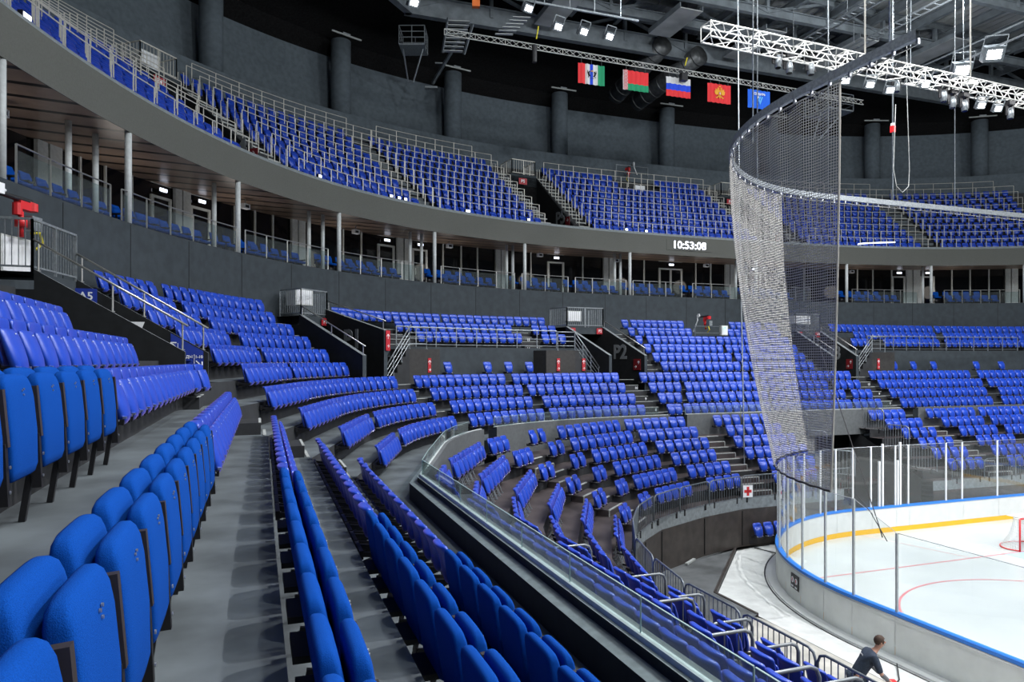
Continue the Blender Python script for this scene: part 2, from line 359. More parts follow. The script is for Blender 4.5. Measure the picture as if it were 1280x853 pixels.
for k, y0 in ((7, 10.75), (8, 10.15), (9, 9.55), (10, 8.35), (11, 8.95)):
    run_mid(k, y0=y0, y1=y0 + PPAD * round((14.95 - y0) / PPAD), kind='padded', where='from the plastic seats', rev=True)
for k, y1 in ((7, 22.55), (8, 22.2), (9, 22.15), (10, 22.2), (11, 23.2)):
    run_mid(k, y0=15.0, y1=y1, where='beyond the padded seats')
for k, y1 in ((12, 21.5), (13, 20.8)): run_mid(k, y0=14.9, y1=y1, where='back from the gangway wall A5', rev=True)
MID = {7: [(-45.9, -41.4), (-40.36, -32.85), (-31.56, -25.25), (-24.89, -17.46), (-15.7, -14.52), (-14.37, -6.73), (-6.6, 1.3), (1.42, 4.49), (6.45, 16.64), (17.6, 24)],
 8: [(-46.8, -41.1), (-40.29, -33.12), (-31.7, -25.06), (-24.31, -17.19), (-15.4, -13.44), (-13.12, -5.82), (-5.66, 1.83), (2.44, 4.64), (6.47, 17.12), (18.4, 25)],
 9: [(-48.0, -33.33), (-31.99, -24.74), (-24.43, -16.96), (-15.16, -12.46), (-12.2, -5.64), (-5.45, 1.17), (1.62, 4.54), (6.45, 17.69), (18.25, 26)],
 10: [(-48.4, -33.5), (-32.06, -25.06), (-24.6, -16.55), (-14.95, -5.48), (-5.29, 1.85), (1.88, 4.59), (6.52, 17.41), (18.17, 27)],
 11: [(-47.6, -42.23), (-41.97, -36.35), (-12.24, -5.28), (-5.18, 1.89)],
 12: [(-47.9, -43.04), (-42.64, -36.6), (-12.04, -5.12), (-4.87, 1.97)],
 13: [(-48.4, -43.8), (-42.75, -36.75), (-11.9, -11.25), (-11.09, -4.99), (-4.79, 2.13)],
 14: [(-48.6, -44.33), (-43.54, -36.87), (-32.6, -31.9), (-27.95, -20.46), (-19.06, -17.2), (-11.78, -11.13), (-10.84, -4.77), (-4.68, 2.25), (8.59, 10.44), (12.02, 17.8), (18.36, 26)],
 15: [(-48.6, -44.62), (-44.0, -37.15), (-32.6, -31.7), (-28.67, -20.46), (-19.05, -17.2), (-11.6, -10.96), (-10.81, -6.1), (-2.86, 2.25), (9.68, 18.25), (18.95, 27)],
 16: [(-48.5, -45.13), (-44.76, -37.51), (-32.6, -24.81), (-24.73, -17.3), (-11.38, -10.72), (-10.6, -6.02), (-1.89, 1.19), (1.5, 2.77), (8, 18.66), (18.81, 28)]}
def where_mid(a):
    for lim, w in ((-36, 'between gangways A5 and P1'), (-33.4, 'before the row-ten stairs by P1'), (-25, 'just past the P1 stairs'), (-17, 'before the P2 stairs'), (-12.3, 'just past the P2 stairs'), (-5.5, 'midway from P2 to P3'), (2.2, 'before gangway P3'), (5, 'under gangway P3'), (17, 'past the P3 stairs')):
        if a < lim: return w
    return 'beyond the P3 stairs'
for k, rr in MID.items():
    for j, (a0, a1) in enumerate(rr): run_mid(k, a0, a1, where=('along the ' + ordn(j + 1) + ' run past A5'))
# single seats on row eleven against the walkway wall
for i, a in enumerate((-29.34, -28.0, -25.11, -23.6, -22.09, 10.64, 12.71, 14.87, 19.32, 21.8)):
    x, y, nx, ny, _ = mpos(11.35, a); SEATS.append(('lone', x, y, zfl(11), nx, ny, f'{ordn(i % 5 + 1)} of five lone seats against the walkway wall past ' + ('P1' if i < 5 else 'P3'), 'lone seats on row eleven'))
# lower tier
def lpt(k, x=None, y=None):
    p = rs(lcurve(k), .05)
    i = np.abs(p[:, 1] - y).argmin() if x is None else np.abs(p[:, 0] - x).argmin()
    if x is None: q = p[p[:, 0] < 0]; i = np.abs(q[:, 1] - y).argmin()
    return i
LOWN = {'corner': 'in the corner run', 'stair': 'by the corner stairs'}
BAR2 = (19.75, 18.45, 17.15, 16.1, 14.9); BAR1 = (20.2, 16.85, 15.5, 14.3, 13.1)
def run_low(k, i0, i1, n, where):
    p = rs(lcurve(k), .05); m = max(1, min(n, int(abs(i1 - i0) * .05 / .448)))
    for i in range(m):
        l = i0 + (i1 - i0) * (i + .5) / m; j = int(l); q = p[j].copy(); d = p[min(j + 4, len(p) - 1)] - p[max(j - 4, 0)]; d /= np.hypot(*d)
        if k == 6: q += np.array((d[1], -d[0])) * .10
        if 'tube barriers' in where and any(abs(q[1] - yb) < .27 for yb in (BAR2 if k < 3 else (BAR1 if k < 5 else ()))): continue
        SEATS.append(('low', q[0], q[1], lfl(k), d[1], -d[0], f'{ordn(i + 1)} {where} of lower row {NUM[k]}', f'seats of row {NUM[k]}, lower tier'))
LOWX = {6: [(-23.3, -21.45, 8), (-21.05, -20.1, 3), (-18.95, -17.95, 3), (-17.3, -13.75, 9), (-13.4, -10.2, 7), (-8.7, -5.6, 7), (.4, 2.7, 5), (4.1, 7.4, 7), (7.7, 11, 7)],
 5: [(-22.5, -20.7, 8), (-20.25, -19.3, 3), (-18.35, -17.4, 3), (-16.95, -13.5, 9), (-13.1, -9.95, 7), (-8.5, -5.4, 7), (.8, 3.1, 5), (4.4, 7.2, 6), (7.7, 11, 7)],
 4: [(-21.65, -20.0, 8), (-19.6, -18.8, 3), (-17.75, -16.85, 3), (-16.4, -13.3, 8), (-12.75, -9.9, 6), (-8.6, -5.3, 7), (1, 3.2, 5), (4.6, 7.2, 6), (7.7, 11, 7)],
 3: [(-20.8, -19.3, 8), (-18.9, -18.05, 3), (-17.1, -16.4, 2), (-15.9, -13.2, 7), (-12.5, -10.1, 5), (-8.6, -5.3, 7), (1.2, 3.4, 5), (4.8, 7.4, 6)],
 2: [(-20.0, -18.65, 7), (-18.2, -17.4, 3), (-16.55, -15.85, 2), (-15.4, -12.95, 6), (-12.3, -9.95, 5), (-8.6, -5.6, 6), (1.2, 3.4, 5), (4.8, 7.4, 6)],
 1: [(-19.2, -18.0, 6), (-17.55, -16.9, 2), (-16.0, -15.3, 2), (-14.9, -12.85, 5), (-11.95, -10.0, 4), (-8.5, -6.2, 5), (1.2, 3.4, 5), (4.8, 7.4, 6)]}
LW = ['from the bend in the corner run', 'before the corner stairs', 'past the corner stairs', 'in the end run past the corner', 'before the end stairs', 'past the end stairs', 'beyond the ice gate', 'in the far end run', 'in the farthest run']
for k, rr in LOWX.items():
    for j, (x0, x1, n) in enumerate(rr): run_low(k, lpt(k, x=x0), lpt(k, x=x1), n, LW[j])
NEARE = {6: 23.9, 5: 23.7, 4: 23.5, 3: 23.0, 2: 22.9, 1: 22.7}
for k in range(1, 7):
    e = NEARE[k]; segs = [(e - 3.1 - (.0 if k > 2 else .2), e)] if k > 2 else [(e - 2.2, e)]
    for (y0, y1) in segs:
        n = int(round((y1 - y0) / PITCH)); run_low(k, lpt(k, y=y0), lpt(k, y=y1), n, 'before the bend along the side')
    yb = e - (3.9 if k > 2 else 2.9); y0 = 10.5 if k < 4 else 11.5
    n = int((yb - y0) / PITCH); run_low(k, lpt(k, y=y0), lpt(k, y=y0 + n * PITCH), n, 'among the tube barriers')
def FS(x): p = rs(lcurve(.38), .05); return p[np.abs(p[:, 0] - x).argmin()][1] - .16
# four seats at floor level against the end wall
for i in range(4):
    SEATS.append(('low', -9.75 + i * .50, FS(-9.75 + i * .50), .08, .10, -.995, f'{ordn(i + 1)} of four seats at floor level under the red cross', 'four seats on the arena floor'))
# upper tier, rows 0..8 behind their rails (s along the ring)
UP = []
UB = [(20.5, 37.5), (40.5, 48.1), (49.2, 56.0), (59.5, 71.6), (75.5, 84.2), (85.5, 92.3), (94.5, 102)]
def ups(s, t):   # aisles are radial: scale s slightly with depth
    return s - 0 * t
for j in range(9):
    t = -.85 * (j + 1) + .18
    for (a, b) in UB:
        if a == -1: a2, b2 = a, b
        else: a2, b2 = a, b
        if j == 8 and a in (20.5,): continue
        n = int((b2 - a2) / PITCH * (1 + 0)); ss = a2 + (b2 - a2) * (np.arange(n) + .5) / n
        p, nn = ring(ss, np.full(n, t)); z = 14.5 + .63 * j
        for q, w, sv in zip(p, nn, ss):
            if j >= 7 and 64.6 < sv < 67.8: continue
            UP.append((q[0], q[1], z, w[0], w[1]))
# choose the 300 plastic seats that show largest
cand = []
for i, s in enumerate(SEATS):
    v = seen(s[1], s[2], s[3] + .6)
    if v is None: continue
    if s[0] != 'padded': cand.append((v[2], i))
cand.sort(); near = set(i for _, i in cand[:300])
protoR = make_plastic('stadium_seat', False); protoF = make_plastic('stadium_seat', True); protoP = make_padded('padded_seat')
first = {'R': True, 'F': True, 'P': True}; rest = []
def put(proto, key, s, label):
    loc = (s[1], s[2], s[3]); rz = math.atan2(s[5], s[4])
    if first[key]:
        first[key] = False; proto.location = loc; proto.rotation_euler = (0, 0, rz); tag(proto, label, 'seat', s[7])
    else: dup(proto, loc, rz, label, s[7])
for i, s in enumerate(SEATS):
    if s[0] == 'padded': put(protoP, 'P', s, 'blue padded seat, ' + s[6])
    elif i in near: put(protoF if s[0] == 'low' else protoR, 'F' if s[0] == 'low' else 'R', s, 'blue plastic seat, ' + s[6])
    elif seen(s[1], s[2], s[3] + .6, 160, 200) is not None: rest.append((s[1], s[2], s[3], s[4], s[5], s[0] == 'low'))
print('seats', len(SEATS), 'individual', len(near), 'rest', len(rest), 'upper', len(UP))
def stuff_seats(items, name, label, m):
    b = MB()
    for nm, q in plastic_parts(True):
        for v in q.v: pass
        b.add(np.concatenate(q.v), q.f, m)
    for s in (-.16, .16): b.box((.08, s, .37), (.26, .04, .07), blackm)
    b.box((-.02, 0, .38), (.05, .40, .08), blackm)
    for s in (-.13, .13): b.box((.217, s, .40), (.03, .045, .02), screwm)
    V = np.concatenate(b.v); F = b.f; nv = len(V); T = np.array([q[:5] for q in items], float)
    X = T[:, 0:1] + V[None, :, 0] * T[:, 3:4] - V[None, :, 1] * T[:, 4:5]
    Y = T[:, 1:2] + V[None, :, 0] * T[:, 4:5] + V[None, :, 1] * T[:, 3:4]
    Z = T[:, 2:3] + V[None, :, 2]
    W = np.stack([X, Y, Z], -1).reshape(-1, 3)
    me = bpy.data.meshes.new(name); fs = []
    for i in range(len(T)):
        o = i * nv; fs += [tuple(o + a for a in f) for f in F]
    me.from_pydata(W.tolist(), [], fs)
    for q in b.mats: me.materials.append(q)
    me.polygons.foreach_set('material_index', b.m * len(T)); me.polygons.foreach_set('use_smooth', [True] * len(fs)); me.update()
    o = bpy.data.objects.new(name, me); COL.objects.link(o); return tag(o, label, 'seats', None, 'stuff')
UPV = [u for u in UP if seen(u[0], u[1], u[2] + .6, 160, 260) is not None]
stuff_seats([r for r in rest] + [(*u, False) for u in UPV], 'stadium_seating', 'hundreds more small blue plastic folding seats filling the distant tiers', plastic)
# ------------------------------------------------------------------ middle tier terraces
VOM = [(-36.0, -34.1), (-17.0, -14.2), (3.1, 5.6)]           # P1, P2, P3: polar angles of the side walls
WALK = [(-34.1, -17.0), (5.6, 28)]                             # raised walkways between them
def in_a5(x, y): return x < -28.8 and 23.6 < y < 25.5
def hole(x, y, k):
    if k < 11: return False
    a = math.degrees(math.atan2(x, y)); return in_a5(x, y) or any(p < a < q for p, q in VOM)
def onwalk(x, y): a = math.degrees(math.atan2(x, y)); return y > 5 and any(p < a < q for p, q in WALK)
al = np.concatenate([np.linspace(-108, -60, 160), np.linspace(-60, 60, 1500)[1:], np.linspace(60, 108, 100)[1:]])
def mline(k): p, an, L = mcurve(k); return np.stack([np.interp(al, an, p[:, 0]), np.interp(al, an, p[:, 1])], 1)
T = MB()
for k in range(7, 17):
    z = zfl(k); zn = zfl(k + 1) if k < 16 else None
    f = mline(k - 1 + .12 if k > 7 else 5.7); g = mline(k + .12 if k < 16 else 19.0)
    vt, ft, fr = [], [], []
    V = np.vstack([np.c_[f, np.full(len(f), z)], np.c_[g, np.full(len(g), z)], np.c_[g, np.full(len(g), zn if zn else z)]]); n = len(f)
    for i in range(n - 1):
        c = (f[i] + g[i + 1]) / 2; w = k >= 11 and onwalk(*c)
        if hole(c[0], c[1], k): continue
        if w and k in (12, 13): continue
        ft.append((i, i + 1, n + i + 1, n + i))
        if zn and not (w and k in (11, 12, 13)) and not hole(*(g[i] + g[i + 1]) / 2, k + 1): fr.append((n + i, n + i + 1, 2 * n + i + 1, 2 * n + i))
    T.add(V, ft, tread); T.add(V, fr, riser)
o = T.build('floor', kind='structure'); weld(o)
# raised walkway: face wall with step-up, deck level with row fourteen
Wk = MB()
for (a0, a1) in WALK:
    aa = np.linspace(a0, a1, 160)
    def ln(k): p, an, L = mcurve(k); return np.stack([np.interp(aa, an, p[:, 0]), np.interp(aa, an, p[:, 1])], 1)
    f, g = ln(12.0), ln(13.2); h = ln(12.12)
    Wk.grid([np.c_[f, np.full(160, zfl(11) - .6)], np.c_[f, np.full(160, zfl(14) + .12)], np.c_[h, np.full(160, zfl(14) + .12)], np.c_[h, np.full(160, zfl(14))]], wallgrey)
    Wk.grid([np.c_[h, np.full(160, zfl(14))], np.c_[g, np.full(160, zfl(14))]], tread)
Wk.build('wall_walkway', kind='structure')
# ------------------------------------------------------------------ aisles: intermediate steps with pale nosings and row numbers
def stair_step(x0, y0, x1, y1, nx, ny, z0, z1, name='stair_step', m=riser, noz=True, parent=None):
    # block between two points on the front edge, running back along -n
    b = MB(); w = np.hypot(x1 - x0, y1 - y0); c = ((x0 + x1) / 2, (y0 + y1) / 2); rz = math.atan2(ny, nx)
    return b, w, c, rz
ST = MB()
def aisle(k, a0, a1, nums=()):
    # half-height step in front of riser k -> k+1, pale strips on both edges
    z0, z1 = zfl(k), zfl(k + 1); x0, y0, nx, ny, l0 = mpos(k + .12, a0); x1, y1, _, _, l1 = mpos(k + .12, a1)
    c = np.array(((x0 + x1) / 2, (y0 + y1) / 2)); w = math.hypot(x1 - x0, y1 - y0) - .04; n = np.array((nx + mpos(k, a1)[2], ny + mpos(k, a1)[3])); n /= np.hypot(*n); rz = math.atan2(n[1], n[0])
    q = c + n * .20; ST.box((q[0], q[1], z0 + (z1 - z0) / 4), (.40, w, (z1 - z0) / 2), riser, rz)
    q = c + n * .385; ST.box((q[0], q[1], z0 + (z1 - z0) / 2 + .003), (.05, w, .02), nosing, rz)
    q = c - n * .02; ST.box((q[0], q[1], z1 + .003), (.05, w, .02), nosing, rz)
    for f in nums:
        q = c + n * .408 + np.array((-n[1], n[0])) * w * f
        o = text(str(k), .17, whitep, None, (q[0], q[1], z0 + (z1 - z0) * .25 - .01), (R(90), 0, rz + R(90)), 'row_number', .003, bold=.003)
        side = '' if len(nums) < 2 else (' , first of the pair' if f < 0 else ' , second of the pair')
        tag(o, f'white row number {NUM[k]} on the step riser, {AN[0]}{side}'.replace(' ,', ','), 'number')
AN = ['']
def aisle_set(ks, a0f, a1f, name, nums):
    for k in ks:
        AN[0] = name; aisle(k, a0f(k), a1f(k), nums)
aisle_set([7, 8, 9, 10], lambda k: -32.85 - .18 * (k - 7) + .1, lambda k: -31.7 - .1 * (k - 7), 'stairs below P1', (.0,))
aisle_set([7, 8, 9, 10], lambda k: -17.3 + .25 * (k - 7), lambda k: -15.75 + .2 * (k - 7), 'stairs below P2', (-.38, .38))
aisle_set([7, 8, 9, 10], lambda k: 4.62, lambda k: 6.42, 'stairs below P3', (-.38, .38))
aisle_set([11, 12, 13, 14, 15], lambda k: -36.1 - .28 * (k - 11), lambda k: -35.95, 'stairs beside P1', ()) if 0 else None
aisle_set([11, 12, 13, 14, 15], lambda k: -14.1, lambda k: -12.3 + .12 * (k - 11), 'stairs beside P2', (0,))
aisle_set([11, 12, 13, 14, 15], lambda k: 2.15, lambda k: 3.05, 'stairs beside P3', (-.3,))
aisle_set([11, 12, 13, 14, 15], lambda k: -36.25 - .25 * (k - 11), lambda k: -36.05, 'edge of P1', ())
aisle_set([14, 15], lambda k: -20.4, lambda k: -19.1, 'upper steps before P2', (-.3, .3))
aisle_set([14, 15], lambda k: -31.8, lambda k: -28.3, 'upper steps past P1', (-.2, .2))
# corner aisle on the near side (between the long-side rows and the corner rows): free-standing step blocks
for k in (7, 8, 9, 10):
    y = 22.95 if k > 7 else 23.1; x = -mprm(k)[0] + .02; z0, z1 = zfl(k), zfl(k + 1)
    yy = 22.75 if k < 10 else 22.9
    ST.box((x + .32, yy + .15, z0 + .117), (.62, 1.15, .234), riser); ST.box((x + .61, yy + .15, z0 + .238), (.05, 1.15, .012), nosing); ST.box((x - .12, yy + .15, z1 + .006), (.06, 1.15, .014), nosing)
for i, k in enumerate((11, 12, 13, 14)):
    x = -mprm(k)[0]; z0, z1 = zfl(k), zfl(k + 1); ST.box((x + .15, 22.6 - .25 * i + .5, z0 + .12), (.4, 1.1, .24), riser); ST.box((x + .34, 23.0 - .25 * i, z0 + .245), (.05, 1.2, .012), nosing); ST.box((x - .08, 23.0 - .25 * i, z1 + .006), (.05, 1.2, .014), nosing)
# step 11 landing by the far side of A5
ST.box((-28.35, 26.2, zfl(10) + .12), (.5, 1.3, .24), riser, R(-14)); ST.box((-28.12, 26.25, zfl(10) + .246), (.05, 1.3, .014), nosing, R(-14)); ST.box((-28.68, 26.2, zfl(11) + .006), (.05, 1.3, .014), nosing, R(-14))
o = text('11', .19, whitep, None, (-28.09, 26.0, zfl(10) + .12), (R(90), 0, R(76)), 'row_number', .003, bold=.004); tag(o, 'white row number eleven painted on the step beside gangway A5', 'number')
ST.build('stairs', kind='structure')
# ------------------------------------------------------------------ front parapet of the middle tier with low glass
parout = mat('parapet_outer', (.105, .115, .12), .65, noise=.12); PA = MB(); zc = 4.74
SEG = [(-108, -33.1), (-31.7, -17.3), (-15.9, 4.6), (6.4, 60)]
for (a0, a1) in SEG:
    aa = np.linspace(a0, a1, 200 if a0 > -100 else 500)
    def ln(k): p, an, L = mcurve(k); return np.stack([np.interp(aa, an, p[:, 0]), np.interp(aa, an, p[:, 1])], 1)
    A_, B_, Cc, D_, E_ = ln(5.74), ln(5.54), ln(5.46), ln(5.36), ln(5.30); N = len(aa)
    Z = lambda p, z: np.c_[p, np.full(N, z)]
    PA.grid([Z(A_, zfl(7) - .02), Z(A_, zc - .12)], darkw); PA.grid([Z(A_, zc - .12), Z(B_, zc - .10)], coping)
    PA.grid([Z(B_, zc - .10), Z(B_, zc - .0)], darkw); PA.grid([Z(B_, zc), Z(Cc, zc)], nosing); PA.grid([Z(Cc, zc), Z(Cc, zc + .03), Z(D_, zc + .03), Z(E_, zc + .03), Z(E_, 3.55)], parout)
    for q in (0, -1):
        PA.add([(*A_[q], zfl(7) - .02), (*E_[q], zfl(7) - .6), (*E_[q], zc + .02), (*A_[q], zc - .1)], [(0, 1, 2, 3)], wallgrey)
PA.build('wall_parapet', kind='structure')
gl = MB(); ed = MB(); rail = empty('glass_railing', (0, 0, 0), label='low glass railing on the parapet in front of row seven, pale clamp channel', cat='railing')
GP = []
for (a0, a1) in SEG[:3]:
    p, an, L = mcurve(5.44); l0, l1 = np.interp(a0 if a0 > -100 else -84, an, L), np.interp(a1, an, L); n = int((l1 - l0) / 1.5)
    st = 1.5
    for i in range(n):
        q0 = mpos(5.44, l=l0 + i * st)[:2]; q1 = mpos(5.44, l=min(l1, l0 + (i + 1) * st) - .02)[:2]; GP.append((q0, q1))
k_ = 0
for q0, q1 in GP:
    if seen(*q0, 5) is None and seen(*q1, 5) is None: continue
    g = MB(); g.bar((*q0, zc + .18), (*q1, zc + .18), .014, .36, railglass); o = g.build('glass_pane', rail)
    g = MB(); g.bar((*q0, zc + .365), (*q1, zc + .365), .016, .008, edgeg); g.bar((*q0, zc), (*q0, zc + .36), .014, .010, edgeg); g.build('glass_edge', o)
    k_ += 1
ch = MB()
for (a0, a1) in SEG[:3]:
    aa = np.linspace(max(a0, -100), a1, 240)
    def ln(k): p, an, L = mcurve(k); return np.stack([np.interp(aa, an, p[:, 0]), np.interp(aa, an, p[:, 1])], 1)
    f, g = ln(5.48), ln(5.41); N = len(aa); ch.grid([np.c_[f, np.full(N, zc)], np.c_[f, np.full(N, zc + .05)], np.c_[g, np.full(N, zc + .05)], np.c_[g, np.full(N, zc + .03)]], pilm)
ch.build('clamp_channel', rail)['label'] = 'bright metal clamp channel along the coping'
# ------------------------------------------------------------------ lower tier
LT = MB()
def lrow(k): return rs(lcurve(k), .3)
def ladd(k0, z0, k1, z1, m, cond=lambda x, y: True):
    P0, P1 = lcurve(k0), lcurve(k1)
    for i in range(len(P0) - 1):
        n = max(1, int(np.hypot(*(P0[i + 1] - P0[i])) / .5))
        for j in range(n):
            a, b = j / n, (j + 1) / n; q = [P0[i] * (1 - a) + P0[i + 1] * a, P0[i] * (1 - b) + P0[i + 1] * b, P1[i] * (1 - b) + P1[i + 1] * b, P1[i] * (1 - a) + P1[i + 1] * a]
            c = sum(q) / 4
            if -4.9 < c[0] < .1 and c[1] > 20: continue
            if not cond(*c): continue
            LT.add([(*q[0], z0), (*q[1], z0), (*q[2], z1), (*q[3], z1)], [(0, 1, 2, 3)], m)
for k in range(1, 7):
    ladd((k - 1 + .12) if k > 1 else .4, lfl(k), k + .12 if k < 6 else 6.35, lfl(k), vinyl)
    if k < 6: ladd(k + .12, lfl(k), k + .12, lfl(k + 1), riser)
ladd(.4, lfl(1), .4, lfl(1) - .42, coping); ladd(.4, lfl(1) - .42, .4, -.1, brownp)
for x in (-4.9, .1):
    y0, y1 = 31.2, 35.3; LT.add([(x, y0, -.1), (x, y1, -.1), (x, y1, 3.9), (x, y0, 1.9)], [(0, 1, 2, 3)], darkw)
o = LT.build('floor_lower_tier', kind='structure')
# brown skirt panels: vertical joints
J = MB()
P = lcurve(.38)
for i in range(1, len(P) - 1):
    for j in range(1):
        q = P[i] + (P[i + 1] - P[i]) * j / 3
        if -4.9 < q[0] < .1: continue
        J.box((q[0], q[1], .78), (.03, .03, 1.3), blackm)
J.build('trim_1', kind='structure')
# lower tier aisle steps
LS = MB()
def lstep(k, x0, x1):
    p = rs(lcurve(k + .12), .05); i0, i1 = np.abs(p[:, 0] - x0).argmin(), np.abs(p[:, 0] - x1).argmin(); a, b = p[i0], p[i1]; d = (b - a) / np.hypot(*(b - a)); n = np.array((d[1], -d[0])); rz = math.atan2(n[1], n[0]); c = (a + b) / 2; w = np.hypot(*(b - a))
    z0, z1 = lfl(k), lfl(k + 1)
    q = c + n * .22; LS.box((q[0], q[1], z0 + .1), (.4, w, .2), vinyl, rz); q = c + n * .40; LS.box((q[0], q[1], z0 + .2), (.05, w, .03), nosing, rz); q = c - n * .03; LS.box((q[0], q[1], z1 + .006), (.06, w, .03), nosing, rz)
    for s in (-.5, .5):
        q = c + n * .42 + d * w * s; LS.box((q[0], q[1], z0 + .1), (.03, .03, .2), nosing, rz)
for k in range(1, 6):
    lstep(k, -20.15 + (6 - k) * .62, -19.05 + (6 - k) * .58); lstep(k, -10.05, -8.75); lstep(k, 2.9 + .1 * (6 - k), 4.3 + .1 * (6 - k))
LS.build('stairs_lower', kind='structure')
# ------------------------------------------------------------------ ring walls, boxes, fascia, upper tier shell
ringstrip('wall_back', [(0, 7.5), (0, 11.1), (-.14, 11.1), (-.14, 10.6)], wallgrey)
b = ringstrip('x', [(-.1, 10.8), (-1.55, 10.8), (-1.55, 11.15), (-3.6, 11.15)], riser, mb=MB()); b.build('floor_boxes', kind='structure')
ringstrip('ceiling_soffit', [(-.02, 13.72), (-3.7, 13.85)], soffit)
b = MB(); ringstrip('', [(-.02, 13.70), (0, 13.70), (0, 14.85)], fascia, mb=b); ringstrip('', [(0, 14.85), (-.10, 15.0), (-.28, 15.0), (-.28, 14.5)], coping, mb=b); b.build('wall_fascia', kind='structure')
b = MB()
GU = []
for j in range(9):
    z = 14.5 + .63 * j; t0 = -.28 if j == 0 else -.85 * j; t1 = -.85 * (j + 1)
    for (sa, sb) in ([(0, 37.9), (39.6, 56.9), (58.6, 72.5), (74.3, RL)] if 0 < j < 7 else [(0, RL)]): ringstrip('', [(t0, z), (t1, z)], tread, sa, sb, mb=b, n=max(8, int((sb - sa) * 2))); ringstrip('', [(t1, z), (t1, z + .63)], riser, sa, sb, mb=b, n=max(8, int((sb - sa) * 2)))
ringstrip('', [(-7.65, 20.17), (-8.6, 20.17)], tread, mb=b)
b.build('floor_upper_tier', kind='structure')
ringstrip('wall_upper_ledge', [(-8.6, 19.8), (-8.9, 22.0), (-10.9, 22.05)], wallup)
ringstrip('wall_upper', [(-10.9, 22.0), (-11.3, 26.2)], wallup)
ringstrip('ceiling', [(-11.3, 26.2), (-10.5, 27.0), (-4, 29.5), (-1.8, 30.0), (-1.8, 34)], blackw)
mb = MB(); mb.add([(-52, -62, 33.5), (52, -62, 33.5), (52, 62, 33.5), (-52, 62, 33.5)], [(0, 3, 2, 1)], blackw); mb.build('ceiling_roof', kind='structure')
# panel joints of the back wall
J = MB()
for s in np.arange(2.0, 110, 2.9):
    p, n = ring(s, .004); J.box((p[0], p[1], 9.4), (.012, .02, 3.3), darkw, math.atan2(n[1], n[0]))
J.build('trim_2', kind='structure')
# round columns on the ledge
for s in (31.0, 37.2, 43.2, 49.0, 55.0, 61.9, 70.5, 78.7, 85.5, 91.4, 98, 105):
    p, n = ring(s, -9.9); b = MB(); b.tube([(0, 0, 0), (0, 0, 4.75)], .6, wallup, 28); b.build('column', None, True, (p[0], p[1], 21.95), kind='structure')
    p2, _ = ring(s, -9.2); b = MB(); b.tube([(0, -1.0, 0), (0, 1.0, 0)], .055, nosing, 8); b.box((0, 0, .09), (.05, .5, .09), galv)
    o = b.build('tube_light', None, False, (p2[0], p2[1], 26.85), math.atan2(n[1], n[0])); tag(o, f'unlit white tube light hung at the head of the {ordn([31.0, 37.2, 43.2, 49.0, 55.0, 61.9, 70.5, 78.7, 85.5, 91.4, 98, 105].index(s) + 1)} round column', 'lamp', 'tube lights on the columns')
# ------------------------------------------------------------------ boxes level: columns, window wall, doors
def radial(s, t): p, n = ring(s, t); return p, n, math.atan2(n[1], n[0])
OC = [19.2, 25.5, 30.5, 36.3, 42.4, 48.4, 54.3, 61.5, 70.85, 78.0, 84.3, 90.4, 96.5]
for s in OC:
    s += (.55 if s < 33 else .42 if s < 40 else .3); p, n, rz = radial(s, -.10); b = MB(); b.tube([(0, 0, 0), (0, 0, 2.75)], .095, pilm, 14); b.build('column', None, True, (p[0], p[1], 10.98), kind='structure')
IC = [30.1, 31.2, 36.8, 42.0, 42.8, 48.0, 48.7, 54.1, 54.5, 61.4, 61.8, 70.4, 71.2, 84.7]
for s in IC:
    p, n, rz = radial(s, -1.2); b = MB(); b.tube([(0, 0, 0), (0, 0, 3.1)], .085, pilm, 12); b.build('column', None, True, (p[0], p[1], 10.65), kind='structure')
PIL = [(31.7, 32.6), (37.3, 38.0), (43.0, 43.7), (48.75, 49.6), (54.7, 55.4), (61.9, 62.7), (71.2, 72.0), (84.85, 85.75), (90.9, 91.6), (25.2, 26.0)]
ringstrip('window_1', [(-3.62, 11.1), (-3.62, 13.85)], mirrorb)
F = MB(); Pm = MB()
for a, b_ in PIL:
    for u0, u1 in ((a, a + (b_ - a) * .42), (a + (b_ - a) * .5, b_)):
        m_ = (u0 + u1) / 2; p, n, rz = radial(m_, -3.5); q, _ = ring(u0, -3.5); r_, _ = ring(u1, -3.5); Pm.box((p[0], p[1], 12.4), (.14, np.hypot(*(q - r_)) * 1.0, 2.9), pilm, rz)
MUL = [27, 28.4, 33.4, 34.4, 35.5, 40.2, 41.2, 42.1, 45.8, 46.8, 51.5, 52.6, 53.6, 57.0, 60.5, 64.9, 68.9, 70.1, 74.5, 76, 77.5, 81.5, 82.6, 83.9, 87.8, 88.9, 90.0, 93.5, 95]
for s in MUL:
    p, n, rz = radial(s, -3.56); F.box((p[0], p[1], 12.4), (.07, .07, 2.9), framem, rz)
F.build('window_2', kind='structure'); Pm.build('wall_pilasters', kind='structure')
DOORS = [(36.3, 37.2), (38.05, 39.0), (47.7, 48.65), (49.65, 50.55), (58.1, 59.2), (66.0, 67.8), (83.9, 84.8), (85.8, 86.7), (72.9, 74.1)]
